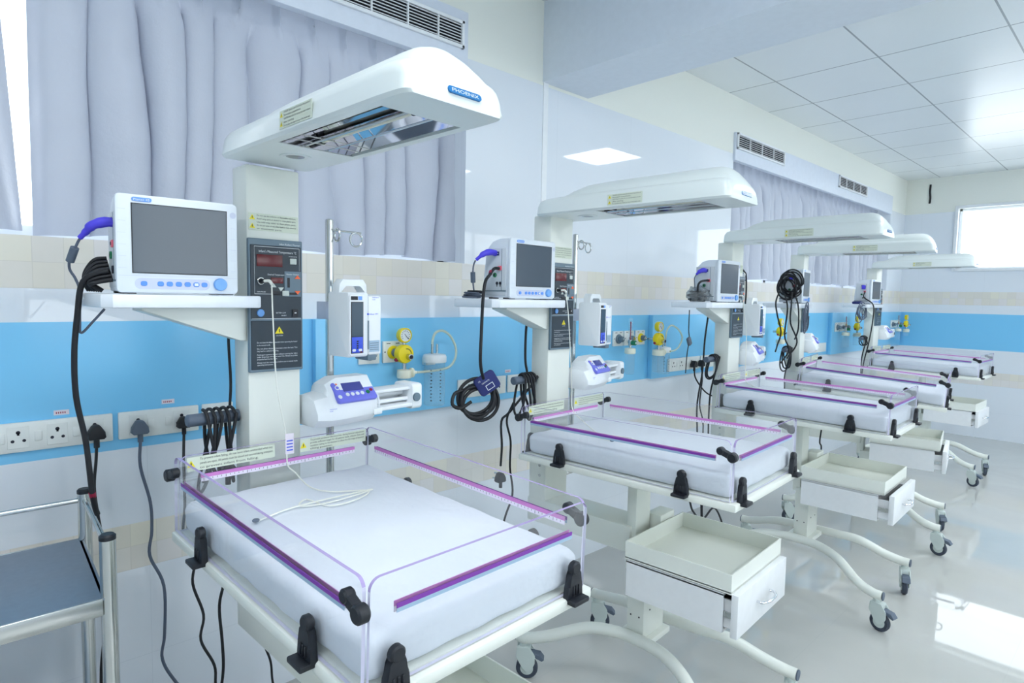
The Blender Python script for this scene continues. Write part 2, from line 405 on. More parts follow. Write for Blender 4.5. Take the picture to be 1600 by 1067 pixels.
# ceiling lights: 600 mm LED panels in the grid
ci = 0
spots = [(1.81, 4.93, 'seen as a bright square in the glossy wall'), (3.6, 3.1, 'next to the ceiling beam'), (3.6, 4.25, 'over the far aisle'), (3.6, 1.3, 'over the near aisle'),
         (1.81, .5, 'above the nearest warmer aisle'), (1.81, -1.4, 'behind the photographer'), (3.6, -1.4, 'near the back wall'), (3.6, 7.0, 'near the far window')]
for x, y, wh in spots:
    t = thing('ceiling_light', 'square white ceiling light panel, lit, ' + wh, 'ceiling light', 'ceiling lights', Matrix.Translation((x, y, CH)))
    f = MB('alu')
    for a in ((-.3, .3, -.3, -.28), (-.3, .3, .28, .3), (-.3, -.28, -.28, .28), (.28, .3, -.28, .28)): f.box(*a, -.012, 0)
    f.build('frame', t)
    MB('led').box(-.279, .279, -.279, .279, -.006, -.001).build('diffuser', t)

# ------------------------------------------------------------------ curtains
def curtain(y0, y1, n, z0, z1, label, xc=-.10, seed=1, lean0=0., lean1=0., amp=.055):
    r = random.Random(seed); ny, nz = n*24, 48
    v, f = [], []; sp_ = (y1-y0)/n
    q1, q2, q3 = (r.uniform(0, 6) for _ in range(3))
    for j in range(nz+1):
        t = j/nz; z = z1+(z0-z1)*t     # t = 0 at the heading
        w_ = min(1, max(0, (t-.02)/.22)); w_ = w_*w_*(3-2*w_)
        for i in range(ny+1):
            s = i/ny; e = min(1, min(s, 1-s)*n*2)
            p = s*n + e*w_*(.24*math.sin(s*n*1.15+q1)+.13*math.sin(s*n*2.3+q2+2.5*t)+.10*t*math.sin(6*t+s*n*.8+q3))
            g = p-math.floor(p)-.5                       # 0 on a fold's crest
            am = 1+.28*math.sin(s*n*1.9+q2)+.22*math.sin(s*n*.73+q3)
            crest = (.5+.5*math.cos(2*pi*g))**.7
            pin = math.exp(-(g/.055)**2)*.62*(1-w_)
            x = pin + crest*am*w_*(.72+.28*t) + .04*w_*math.sin(31*t+s*n*3.1) + .05*w_*math.sin(9*t+s*n*2.1) + (.05 if t > .875 else 0)
            yy = y0+(y1-y0)*s + e*w_*sp_*.165*math.sin(2*pi*g) + (lean0*(1-s)+lean1*s)*t
            v.append((xc+amp*x-.035, yy, z+.006*math.sin(s*n*1.7+seed)*t))
    for j in range(nz):
        for i in range(ny):
            a = j*(ny+1)+i; f.append((a, a+1, a+ny+2, a+ny+1))
    mb = MB('curtain'); mb.raw(v, f)
    o = mb.build('curtain', ang=80); tag(o, label, 'curtain', 'curtains')
    return o
curtain(-1.2, .165, 10, 1.588, 2.47, 'grey satin curtain at the left edge of the near window, a bright gap beside it', seed=3, lean1=.045)
curtain(.238, 1.80, 12, 1.588, 2.47, 'wide grey satin curtain over the near window, behind the nearest warmer', seed=11, lean0=-.005, lean1=-.01)
curtain(4.17, 5.957, 14, 1.60, 2.47, 'grey pleated curtain on the near half of the second window, under the two vents', seed=5)
curtain(5.965, 7.68, 14, 1.60, 2.47, 'grey pleated curtain on the half of the second window nearest the corner', seed=8)
for a, b, lb in ((-1.2, 1.8, 'slim steel curtain rod above the near window'), (4.15, 7.69, 'slim steel curtain rod above the second window')):
    r_ = MB('steel'); r_.tube([(-.125, a-.04, 2.478), (-.125, b+(.0 if b > 5 else -.07), 2.478)], .006, sm=0)
    tag(r_.build('curtain_rod'), lb, 'curtain rod')

# ------------------------------------------------------------------ air grilles
def vent(y0, y1, z0, z1, nb, mull, label):
    t = thing('air_vent', label, 'vent', 'air vents in the bulkheads', Matrix.Translation((.018, (y0+y1)/2, (z0+z1)/2)))
    a, b = (y1-y0)/2, (z1-z0)/2; e = .014
    MB('dark').box(.0005, .002, -a+.005, a-.005, -b+.005, b-.005).build('backing', t)  # flat black plate, painted shade instead of a deep recess
    f = MB('alu')
    f.box(.001, .014, -a, a, -b, -b+e, bev=.002, seg=1).box(.001, .014, -a, a, b-e, b, bev=.002, seg=1).box(.001, .014, -a, -a+e, -b, b, bev=.002, seg=1).box(.001, .014, a-e, a, -b, b, bev=.002, seg=1)
    for q in mull: c = -a+2*a*q; f.box(.002, .011, c-.003, c+.003, -b+e, b-e)
    f.build('frame', t)
    for i in range(nb):
        c = -b+e+(2*b-2*e)*(i+.5)/nb; s_ = MB('alu'); s_.box(.006, .0105, -a+e, a-e, c-.0013, c+.0013); s_.build('slat', t)
vent(.35, 1.692, 2.470, 2.583, 7, (.45, .56, .67, .79, .9), 'long white slatted air vent above the near window')
vent(4.12, 4.885, 2.482, 2.592, 6, (.25, .5, .75), 'white slatted air vent above the second window, the one nearer the beam')
vent(6.06, 6.82, 2.478, 2.588, 6, (.25, .5, .75), 'white slatted air vent above the second window, the one nearer the far corner')

# ------------------------------------------------------------------ the five radiant warmers
POSE = [(.574, .646, 2.317, 1.633), (.517, 1.793, 3.728, -.312), (.527, 3.204, 2.141, 1.016), (.472, 4.268, 9.511, 3.893), (.351, 6.226, -1.052, 1.476)]
def WM(b):
    x, y, t, _ = POSE[b]; return Matrix.Translation((x, y, 0)) @ Matrix.Rotation(math.radians(t), 4, 'Z')
def TILT(b):
    p = Matrix.Translation((.5, 0, .95)); return p @ Matrix.Rotation(math.radians(POSE[b][3]), 4, 'Y') @ p.inverted()
def T(b, *p): return tuple(WM(b) @ Vector(p))

def canopy_ring(x, w, z0, hs, hd, d, cw=.09):
    ring = [(x, -w+.006, z0), (x, -cw, z0), (x, -cw, z0+d), (x, cw, z0+d), (x, cw, z0), (x, w-.006, z0), (x, w, z0+.006)]
    rr = min(.028, hs*.8)
    for i in range(5):
        a = math.radians(90*i/4); ring.append((x, w-rr+rr*math.cos(a)-.004, z0+hs-rr+rr*math.sin(a)))
    for i in range(1, 36):
        y = (w-rr-.004)*(1-2*i/36); q = abs(y)/.076
        dz = hd*1.12*(math.cos(min(q, 1)*pi/2)**.55 if q < 1 else 0)
        ring.append((x, y, z0+hs+dz))
    for i in range(5):
        a = math.radians(90+90*i/4); ring.append((x, -w+rr+rr*math.cos(a)+.004, z0+hs-rr+rr*math.sin(a)))
    ring.append((x, -w, z0+.006))
    return ring
def sticker(parent, name, org, w, h, u, v, nrm, lines, icons=1, size=.0048, x0=None):
    """pale green warning sticker with dark print and yellow triangles; org = lower left corner"""
    O, U, V, N_ = Vector(org), Vector(u), Vector(v), Vector(nrm)
    mb = MB('label', 'dtext', 'yellow')
    def P(a, b, n=0): return tuple(O+U*a+V*b+N_*n)
    b8 = [P(0, 0), P(w, 0), P(w, h), P(0, h), P(0, 0, .0006), P(w, 0, .0006), P(w, h, .0006), P(0, h, .0006)]
    mb.raw(b8, [(0, 3, 2, 1), (4, 5, 6, 7), (0, 1, 5, 4), (1, 2, 6, 5), (2, 3, 7, 6), (3, 0, 4, 7)], 0)
    for i in range(icons):
        cy = h*(icons-i-.5)/icons; s_ = min(.011, h/icons*.42); cx = .009
        mb.raw([P(cx-s_*.8, cy-s_*.6, .001), P(cx+s_*.8, cy-s_*.6, .001), P(cx, cy+s_*.8, .001)], [(0, 1, 2)], 2)
        mb.raw([P(cx-s_*.1, cy-s_*.3, .0014), P(cx+s_*.1, cy-s_*.3, .0014), P(cx+s_*.1, cy+s_*.35, .0014), P(cx-s_*.1, cy+s_*.35, .0014)], [(0, 1, 2, 3)], 1)
    x0 = .02 if x0 is None else x0
    n = len(lines)
    for i, t in enumerate(lines):
        if t: mb.text(t, P(x0, h*(1-(i+.85)/(n+.25)), .001), size, 1, u, v, width=min((w-x0-.006), len(t)*size*.56))
    return mb.build(name, parent, smooth=False)

def make_warmer():
    t = thing('infant_warmer', '', 'infant warmer', 'radiant infant warmers')
    # --- column and its push handle
    MB('cream').box(-.085, 0, -.069, .069, .62, 1.742, bev=.006).build('column', t)
    for a, b in ((-.193, -.066), (.066, .176)): MB('slate').cyl((-.066, 0, 1.114), .0155, a, b, 'y', 0, 20, .003).build('push_handle', t)
    s = MB('steel')
    for z in (.735, .775, .70): s.cyl((-.03, -.0685, z), .0055, -.003, .001, 'y', 0, 12)
    s.build('screw', t)
    sticker(t, 'warning_label', (.0004, -.064, 1.583), .128, .042, (0, 1, 0), (0, 0, 1), (1, 0, 0),
            ['Do not use any solvents or flammable solutions.', 'Avoid using spirit or alcohol to clean plastic parts.', 'Use mild soap water to clean plastic parts.', 'Do not use water or any other liquid to clean electrical', 'or electronic parts.'], 2, .0058)
    # --- control panel
    def pz(f): return 1.562-.33*f
    def py(u): return -.069+.138*u
    p = MB('rim', 'panel', 'ltext')
    p.box(.0, .012, -.0705, .0705, 1.230, 1.563, 0, .003).box(.011, .0135, -.066, .066, pz(.985), pz(.615), 1, .001, 1).box(.011, .0135, -.066, .066, pz(.6), pz(.045), 1, .001, 1)
    for a, b, c, d in ((.035, .965, .60, .597), (.09, .94, .055, .058), (.09, .093, .41, .055), (.937, .94, .23, .055), (.09, .42, .41, .413)):
        p.box(.0134, .0141, py(a), py(b), pz(max(c, d)), pz(min(c, d)), 2)
    p.text("Infant Radiant Warmer", (.0125, py(.56), pz(.037)), .007, 2, width=.055)
    p.text("Infant's Measured Temperature \u00b0C", (.0143, py(.17), pz(.1)), .0085, 2, width=.098)
    p.text("Desired Temperature", (.0143, py(.33), pz(.27)), .0058, 2, width=.044)
    p.text("ALARM MUTE", (.0143, py(.73), pz(.125)), .004, 2, width=.022)
    p.text("SKIN PROBE", (.0143, py(.13), pz(.4)), .004, 2, width=.022)
    p.text("BATTERY LOW", (.0143, py(.48), pz(.56)), .0046, 2, width=.026)
    p.text("ALARM", (.0143, py(.58), pz(.58)), .0046, 2, width=.013)
    p.text("CAUTION", (.0143, py(.54), pz(.735)), .0045, 2, width=.018, align='c')
    for f, tx in ((.785, 'Do not leave the infant unattended when operating the heater'), (.805, 'in the manual mode.'), (.832, 'Do not place obstacles between over the bed. This'), (.85, 'may lead to radiation blocking.'),
                  (.878, 'Prolonged exposure to heat without covering the infant'), (.895, 'under direct heat will lead to water loss. Always use probes'), (.912, 'properly fixed to the infant.'), (.938, 'Always read the instructions before use in manual mode'), (.955, 'operating instructions.')):
        p.text(tx, (.0143, py(.12), pz(f)), .0052, 2, width=.106 if len(tx) > 44 else .0018*len(tx))
    cp = p.build('control_panel', t, smooth=False)
    def onp(name, mats, fn): q = MB(*mats); fn(q); return q.build(name, cp)
    onp('temperature_display', ['red'], lambda q: q.box(.0135, .0155, py(.13), py(.61), pz(.205), pz(.115), bev=.001))
    onp('setting_display', ['red'], lambda q: q.box(.0135, .0155, py(.39), py(.62), pz(.33), pz(.285), bev=.001))
    onp('mute_button', ['palekey'], lambda q: q.box(.0135, .0165, py(.75), py(.88), pz(.18), pz(.135), bev=.002))
    def hp(q):
        q.box(.0135, .0148, py(.645), py(.965), pz(.43), pz(.235), 0, .002).box(.0145, .0158, py(.70), py(.745), pz(.36), pz(.285), 1)
        for a, b in ((.84, .29), (.84, .385)):
            up = 1 if b < .33 else -1
            q.prism([(py(a), pz(b)-.0), (py(a+.11), pz(b)), (py(a+.055), pz(b)+.009*up)], 'x', .0145, .0165, 2)
        q.text('Heater Output', (.0151, py(.68), pz(.262)), .005, 3, width=.034)
        q.box(.0145, .016, py(.74), py(.9), pz(.415), pz(.398), 1)
    hpn = onp('heater_output_panel', ['rim', 'black', 'orange', 'ltext'], hp)
    def kk(q):
        for a, up in ((.38, 1), (.52, -1)): q.prism([(py(a), pz(.36)), (py(a+.11), pz(.36)), (py(a+.055), pz(.36)+.01*up)], 'x', .0135, .0155, 0)
    onp('set_keys', ['palekey'], kk)
    onp('mode_key', ['palekey', 'black'], lambda q: q.box(.0135, .016, py(.6), py(.73), pz(.425), pz(.385), 0, .002).box(.0135, .0152, py(.4), py(.57), pz(.42), pz(.39), 1, .002))
    onp('probe_socket', ['steel', 'black'], lambda q: q.cyl((0, py(.2), pz(.315)), .0095, .0135, .019, 'x', 0, 20, .001).cyl((0, py(.2), pz(.315)), .007, .019, .0195, 'x', 1, 16))
    onp('alarm_button', ['knob'], lambda q: q.cyl((0, py(.19), pz(.555)), .0095, .0135, .018, 'x', 0, 20, .0015))
    onp('power_switch', ['black', 'ltext'], lambda q: q.box(.0135, .0175, py(.79), py(.9), pz(.59), pz(.53), 0, .001).box(.0174, .0179, py(.825), py(.865), pz(.56), pz(.552), 1))
    onp('warning_triangle', ['yellow', 'black'], lambda q: q.prism([(py(.46), pz(.715)), (py(.62), pz(.715)), (py(.54), pz(.66))], 'x', .0135, .0142, 0).box(.0142, .0145, py(.532), py(.548), pz(.705), pz(.68), 1))
    # --- canopy with the radiant heater
    w, z0 = .117, 1.745
    R = []
    for x, ww, hs, hd, d in ((-.036, w-.012, .035, 0, 0), (-.034, w-.006, .05, 0, 0), (-.024, w-.002, .058, 0, 0), (.0, w, .062, 0, 0), (.05, w, .064, .004, 0), (.09, w, .064, .028, 0), (.14, w, .065, .040, 0), (.2195, w, .065, .043, 0), (.22, w, .065, .043, .042),
                            (.40, w, .066, .043, .042), (.61, w-.001, .066, .043, .042), (.6105, w-.001, .066, .043, 0), (.64, w-.001, .066, .042, 0), (.662, w-.002, .0655, .037, 0), (.678, w-.003, .064, .028, 0), (.690, w-.004, .061, .018, 0), (.699, w-.006, .055, .009, 0), (.7055, w-.009, .045, .003, 0), (.710, w-.013, .031, 0, 0), (.711, w-.016, .018, 0, 0)):
        R.append(canopy_ring(x, ww, z0, hs, hd, d))
    c = MB('canopy'); c.loft(R); can = c.build('canopy', t, ang=42)
    r_ = MB('reflector')     # curved mirror trough
    prof = [(-.089, z0+.006), (-.075, z0+.028), (-.05, z0+.038), (-.02, z0+.034), (0, z0+.026), (.02, z0+.034), (.05, z0+.038), (.075, z0+.028), (.089, z0+.006)]
    for i in range(len(prof)-1):
        (a, b), (e, f) = prof[i], prof[i+1]; r_.raw([(.222, a, b), (.608, a, b), (.608, e, f), (.222, e, f)], [(0, 1, 2, 3)])
    b_ = MB('reflector'); b_.v, b_.f, b_.m = r_.v, r_.f, r_.m
    for xx in (.223, .607): b_.raw([(xx, -.089, z0+.001), (xx, .089, z0+.001), (xx, .089, z0+.04), (xx, -.089, z0+.04)], [(0, 1, 2, 3)])
    b_.build('reflector', can)
    MB('black', 'ivory').cyl((0, 0, z0+.016), .006, .245, .585, 'x', 1, 14).cyl((0, 0, z0+.016), .008, .225, .25, 'x', 0, 14).cyl((0, 0, z0+.016), .008, .58, .605, 'x', 0, 14).build('heater_rod', can)
    g = MB('steel')
    for y in (-.028, .028): g.tube([(.224, y, z0+.004), (.606, y, z0+.004)], .0022, seg=6, sm=0)
    for x in (.255, .30): g.tube([(x, -.088, z0+.006), (x, .088, z0+.006)], .0015, seg=6, sm=0)
    g.build('heater_guard', can)
    MB('canopy', 'screen').lathe([(.036, .0), (.036, -.002), (.027, -.003), (.022, .0)], (.118, 0, z0), 'z', 0, 28).lathe([(.021, -.0012), (.004, -.0016)], (.118, 0, z0), 'z', 1, 24).build('examination_lamp', can)
    bd = MB('badge', 'ltext')
    # nameplate on the sloping nose
    n_ = Vector((1, 0, .32)).normalized(); up = Vector((-n_.z, 0, n_.x)); o = Vector((.7095, .012, z0+.0235))
    pts = rrect(.076, .0125, .006, 4)
    v = [tuple(o+Vector((0, a, 0))+up*b+n_*k) for k in (-.004, .003) for a, b in pts]; n = len(pts)
    bd.raw(v, [tuple(range(n, 2*n))] + [(i, (i+1) % n, n+(i+1) % n, n+i) for i in range(n)], 0)
    bd.text('PHOENIX', tuple(o+n_*.0035-up*.0036), .0095, 1, (0, 1, 0), tuple(up), width=.062, align='c')
    bd.build('nameplate', can, smooth=False)
    sticker(can, 'warning_label', (.285, -w-.0002, z0+.010), .135, .036, (1, 0, 0), (0, .02, 1), (0, -1, 0),
            ['DANGER: Explosion hazard. Do not use in the presence of', 'flammable anaesthetics.', 'CAUTION: Hot surface. Do not touch the heater rod even', 'after cooling.', 'Do not place any object on top of the heater unit'], 2, .0056)
    # --- shelf and bracket
    sh = MB('shelf')
    out = [(-.16, -.405), (-.145, -.42), (.04, -.42), (.06, -.40), (.06, -.05), (.048, -.032), (.016, -.032), (.016, -.074), (-.16, -.074)]
    sh.prism(out, 'z', 1.392, 1.421, 0, .004)
    sh.build('shelf', t)
    MB('cream').prism([(-.30, 1.392), (-.069, 1.392), (-.069, 1.308), (-.085, 1.311), (-.30, 1.384)], 'x', -.078, -.004, 0, .003).build('shelf_bracket', t)
    # --- drip pole
    px, pyy = -.09, .205
    ip = MB('steel'); ip.cyl((px, pyy, 0), .0115, .66, 1.642, 'z', 0, 18, .003)
    pole = ip.build('drip_pole', t)
    hk = MB('steel'); hk.tube([(px, pyy, 1.612), (px+.005, pyy+.10, 1.610)], .0034, seg=8, sm=0)
    hk.tube([(px+.005, pyy+.084+.020*math.sin(a*pi/10), 1.590+.020*math.cos(a*pi/10)) for a in range(0, 21)], .003, seg=8, sm=0)
    hk.tube([(px+.022+.014*math.cos(a*pi/10), pyy+.012, 1.597+.018*math.sin(a*pi/10)) for a in range(0, 21)], .003, seg=8, sm=0)
    hk.build('bag_hook', pole)
    ip = MB('steel'); ip.box(-.10, -.03, .06, .20, .70, .72, bev=.003); ip.build('pole_bracket', t)
    # --- chassis
    MB('cream').box(-.09, .385, -.07, .07, .545, .64, bev=.006).build('chassis_beam', t)
    pp = MB('cream', 'black'); pp.box(.38, .448, -.065, .075, .255, .50, bev=.005).box(.362, .40, -.055, .04, .48, .83, bev=.004)
    for y in (-.025, .03): pp.cyl((.448, y, .35), .003, 0, .001, 'x', 1, 10)
    for x in (.397, .43): pp.cyl((x, -.065, .33), .003, -.001, 0, 'y', 1, 10)
    pp.build('lift_post', t)
    MB('cream').box(.38, .44, .045, .145, .585, .665, bev=.004).build('post_bracket', t)
    MB('cream').box(.35, .47, -.086, .086, .236, .258, bev=.004).build('base_plate', t)
    for s_ in (-1, 1):
        lg = MB('cream', 'slate')
        path = [(-.015, .24, .155), (.02, .238, .158), (.10, .205, .185), (.22, .135, .235), (.33, .108, .252), (.42, .104, .255), (.52, .118, .252), (.62, .165, .235), (.72, .222, .18), (.79, .243, .158), (.83, .246, .155)]
        lg.tube([(x, y*s_, z) for x, y, z in path], .0205, 0, 14)
        lg.cyl((.834, .246*s_, .155), .0185, -.002, .002, 'x', 1, 18); lg.cyl((-.019, .24*s_, .155), .0185, -.002, .002, 'x', 1, 18)
        lg.build('leg', t)
    k = 0
    for x, y in ((.005, -.239), (.005, .239), (.812, -.246), (.812, .246)):
        k += 1; ang = (.65, .6, -.2, -1.25)[k-1]
        Xf = Matrix.Translation((x, y, 0)) @ Matrix.Rotation(ang, 4, 'Z')
        fk = MB('caster'); fk.X = Xf
        fk.cyl((0, 0, 0), .016, .118, .142, 'z', 0, 18, .002)
        for s_ in (-1, 1): fk.prism([(-.022, .126), (.026, .126), (.046, .096), (.046, .066), (.034, .040), (.016, .030), (.0, .044), (-.024, .088)], 'y', s_*.018-.003, s_*.018+.003, 0, .0015, 1)
        fk.box(-.022, .030, -.020, .020, .096, .128, bev=.006)
        ca = fk.build('caster', t)
        wl = MB('tyre', 'caster'); wl.X = Xf
        wl.lathe([(.02, -.012), (.036, -.012), (.041, -.007), (.041, .007), (.036, .012), (.02, .012)], (.016, 0, .041), 'y', 0, 28)
        wl.cyl((.016, 0, .041), .025, -.0135, .0135, 'y', 1, 24, .002)
        wl.build('wheel', ca)
        br = MB('slate'); br.X = Xf
        br.prism([(.03, .104), (.066, .098), (.080, .080), (.072, .074), (.05, .084)], 'y', -.018, .018, 0, .002, 1)
        br.build('brake_pedal', ca)
    # --- storage box, tray and drawer
    sb = MB('drawer', 'dark')
    for a in ((.45, .456, -.19, .19, .462, .578), (.456, .778, -.19, -.184, .462, .578), (.456, .778, .184, .19, .462, .578), (.456, .778, -.184, .184, .462, .468), (.45, .778, -.19, .19, .574, .582)): sb.box(*a)
    sb.build('storage_box', t)
    tr = MB('cream')
    tr.box(.447, .803, -.195, .195, .586, .593)
    for a in ((.447, .451, -.195, .195), (.799, .803, -.195, .195), (.451, .799, -.195, -.191), (.451, .799, .191, .195)): tr.box(*a, .590, .645)
    tr.build('storage_tray', t)
    dr = MB('drawer', 'steel', 'ivory'); dr.box(.803, .824, -.193, .193, .458, .588, 0, .002).box(.50, .803, -.175, -.169, .475, .56, 0).box(.50, .803, .169, .175, .475, .56, 0).box(.50, .803, -.169, .169, .475, .479, 0)
    dr.box(.50, .80, -.183, -.177, .51, .525, 1)
    d_ = dr.build('drawer', t)
    MB('chrome').tube([(.824, -.05, .524), (.838, -.05, .524), (.85, -.03, .524), (.853, 0, .524), (.85, .03, .524), (.838, .05, .524), (.824, .05, .524)], .0045, seg=10).build('handle', d_)
    # --- bassinet: platform, clear panels, clips
    bas = []
    pf = MB('cream', 'dark'); pf.box(.028, .830, -.259, .259, .847, .869, 0, .004).box(.05, .81, -.245, .245, .860, .8735, 0, .002).box(.20, .66, -.16, .16, .828, .85, 0, .003)
    bas.append(pf.build('platform', t))
    XA, XB, YH, Z0, Z1 = .045, .815, .25, .872, 1.044
    def panel(which):
        pm = MB('acrylic', 'edge', 'edgetop'); th = .003
        if which in ('l', 'r'):
            s_ = -1 if which == 'l' else 1; y = YH*s_; a, b = XA-.012, XB-.006
        else:
            s_ = -1 if which == 'b' else 1; y = XA if which == 'b' else XB; a, b = -YH+.004, YH-.004
        r = .018; out = [(a, Z0), (b, Z0)]
        for i in range(6): q = math.radians(90*i/5); out.append((b-r+r*math.cos(q), Z1-r+r*math.sin(q)))
        for i in range(6): q = math.radians(90+90*i/5); out.append((a+r+r*math.cos(q), Z1-r+r*math.sin(q)))
        n = len(out); P = (lambda p, k: (p[0], y+k, p[1])) if which in ('l', 'r') else (lambda p, k: (y+k, p[0], p[1]))
        v = [P(p, -th) for p in out]+[P(p, th) for p in out]
        pm.raw(v, [tuple(range(n))[::-1], tuple(range(n, 2*n))], 0); pm.raw(v, [(i, (i+1) % n, n+(i+1) % n, n+i) for i in range(n) if i < 3 or i == n-1], 1); pm.raw(v, [(i, (i+1) % n, n+(i+1) % n, n+i) for i in range(3, n-1)], 2)
        # a clear lip at the foot of the panel
        o = pm.build('side_panel', t, smooth=False); bas.append(o)
        def strip(z0, z1, k0, k1, m, e0=.045, e1=.045):
            lo, hi = a+e0, b-e1
            return [P(q, k) for k in (k0, k1) for q in ((lo, z0), (hi, z0), (hi, z1), (lo, z1))], [(0, 1, 2, 3)[::-1], (4, 5, 6, 7), (0, 1, 5, 4), (1, 2, 6, 5), (2, 3, 7, 6), (3, 0, 4, 7)]
        e = s_; ou, inn = sorted((e*th, e*(th+.0012))), sorted((-e*(th+.0012), -e*th))
        st = MB('purple', 'bluegrey', 'lilac', 'rulerw', 'dtext')
        st.raw(*strip(.9875, .9945, *ou, 0), 0); st.raw(*strip(.981, .9875, *ou, 0), 1)
        st.raw(*strip(.9875, .996, *inn, 0), 2); st.raw(*strip(.979, .9875, *inn, 0), 3)
        kk_ = -e*(th+.0014)
        x = a+.05; i = 0
        while x < b-.05:
            hgt = .005 if i % 5 else .009
            st.raw([P((x, .9865-hgt*.7), kk_), P((x+.0012, .9865-hgt*.7), kk_), P((x+.0012, .9865), kk_), P((x, .9865), kk_)], [(0, 1, 2, 3)], 4); x += .01; i += 1
        st.build('ruler_stripe', o, smooth=False)
        return o
    for wh in 'lrf': panel(wh)
    bp = panel('b')
    sticker(bp, 'warning_label', (XA+.0046, -.232, 1.007), .205, .033, (0, 1, 0), (0, 0, 1), (1, 0, 0),
            ['To prevent infant falling, do not leave infant unattended when any', 'panels are open. All panels must be closed and secured during transport', 'to prevent infant from falling.'], 1, .0078, .028)
    sticker(bp, 'warning_label', (XA+.0046, .04, 1.007), .195, .033, (0, 1, 0), (0, 0, 1), (1, 0, 0),
            ['To prevent accidental disconnection, during bassinet adjustment', 'provide sufficient length for all patients leads, infusion lines and', 'ventilator tubing to the bassinet to allow the full range of bassinet', 'tilting position.'], 1, .0068, .028)
    for s_ in (-1, 1):
        for x0, sg in ((.063, 1), (.784, -1)):
            cc = MB('black'); y = s_*(YH+(.011 if s_ < 0 else .004)); x0 -= .018 if s_ > 0 and sg < 0 else 0; xe = x0-sg*.034
            cc.cyl((x0, y, 1.014), .0115, -.009, .009, 'y', 0, 20, .003).cyl((xe, y, 1.001), .0140, -.010, .010, 'y', 0, 20, .003)
            lo, hi = sorted((x0, xe)); zl, zh = (1.014, 1.001) if lo == x0 else (1.001, 1.014)
            cc.prism([(lo, zl-.0095), (hi, zh-.0095), (hi, zh+.0095), (lo, zl+.0095)], 'y', y-.0075, y+.0075, 0, .002, 1)
            bas.append(cc.build('corner_clip', t))
    for x, y, a in ((.215, -YH, 180), (.668, -YH, 180), (.215, YH, 0), (.668, YH, 0), (XB, -.205, -90), (XB, .205, -90), (XA, -.2, 90)):
        pc = MB('black'); pc.X = Matrix.Translation((x, y, 0)) @ Matrix.Rotation(math.radians(a), 4, 'Z')   # local +y points outward
        pc.cyl((0, .010, .924), .0135, -.007, .008, 'y', 0, 20, .003)
        pc.prism([(-.0115, .924), (-.0105, .912), (-.021, .892), (-.0235, .866), (.0235, .866), (.021, .892), (.0105, .912), (.0115, .924)], 'y', .003, .017, 0, .0035)
        pc.box(-.0225, .0225, .003, .034, .859, .869, 0, .003)
        for q in (-.008, 0, .008): pc.box(q-.002, q+.002, .016, .0195, .872, .892, 0, .001, 1)
        bas.append(pc.build('panel_clip', t))
    return t, bas
NTH = ['nearest', 'second', 'middle', 'fourth', 'farthest']
warm, bas0 = make_warmer()
bas_meshes = {o.data.name for o in bas0}
warmers = []
WL = ['white radiant infant warmer nearest the camera, white probe lead lying on its mattress', 'second radiant infant warmer from the camera, dark blue cuff hanging beside it', 'middle radiant infant warmer of the row of five, bagged cables on its shelf',
      'fourth radiant infant warmer from the camera, coiled black leads over its monitor', 'farthest radiant infant warmer, standing by the far wall']
for b in range(5):
    o = warm if b == 0 else copy_tree(warm)
    o['label'] = WL[b]; warmers.append(o)
for b, o in enumerate(warmers):
    o.matrix_world = WM(b)
    for k in kids(o):
        if k.data and k.data.name in bas_meshes: k.matrix_local = TILT(b)
        nm = k.name.split('.')[0]
        if nm == 'canopy': k.location.z = (.008, -.010, -.006, -.004, -.006)[b]
        if nm == 'drip_pole': k.location.z = (0, .055, -.02, -.03, -.04)[b]
        if nm == 'shelf' and b == 0: k.scale.y = .85; k.location.y = -.029
        if nm in ('leg', 'caster') and b == 1: k.location = (.02, .03, 0)
        if nm == 'drawer': k.location.x = (0, 0, .018, .012, 0)[b]

# ------------------------------------------------------------------ mattresses
def make_mattress():
    b = bmesh.new(); nx, ny = 44, 30; x0, x1, y0, y1, z0, z1 = .056, .806, -.243, .243, .876, .948
    r = random.Random(4)
    bmesh.ops.create_cube(b, size=1)
    for v in b.verts: v.co = ((x0+x1)/2+v.co.x*(x1-x0), (y0+y1)/2+v.co.y*(y1-y0), (z0+z1)/2+v.co.z*(z1-z0))
    bmesh.ops.bevel(b, geom=b.edges[:], offset=.019, segments=4, affect='EDGES', profile=.5)
    bmesh.ops.subdivide_edges(b, edges=[e for e in b.edges if e.calc_length() > .05], cuts=22, use_grid_fill=True)
    for v in b.verts:
        x, y, z = v.co
        top = max(0, (z-z0)/(z1-z0))
        edge = min(x-x0, x1-x, y-y0, y1-y)
        wv = math.sin(x*31+2.1*math.sin(y*17))*math.sin(y*23+1.3)*.0016 + math.sin(x*71+y*40)*.0007
        side = math.sin((x+y)*60+math.sin(z*90)*1.5)*.0018*(1-min(1, max(0, edge)/.03))
        v.co.z += top*(wv-.004*math.exp(-max(0, edge)/.04)); 
        if edge < .02:
            v.co.x += side*(1 if abs(x-x0) < .02 or abs(x-x1) < .02 else 0); v.co.y += side*(1 if abs(y-y0) < .02 or abs(y-y1) < .02 else 0)
    mb = MB('sheet'); mb.bm(b); return mb.build('mattress', ang=60)
matt = make_mattress()
for b in range(5):
    o = matt if b == 0 else matt.copy()
    if b: COL.objects.link(o)
    o.matrix_world = WM(b) @ TILT(b)
    tag(o, 'white sheeted mattress in the clear sided cot of the %s warmer' % ['nearest', 'second', 'middle', 'fourth', 'farthest'][b], 'mattress', 'cot mattresses')

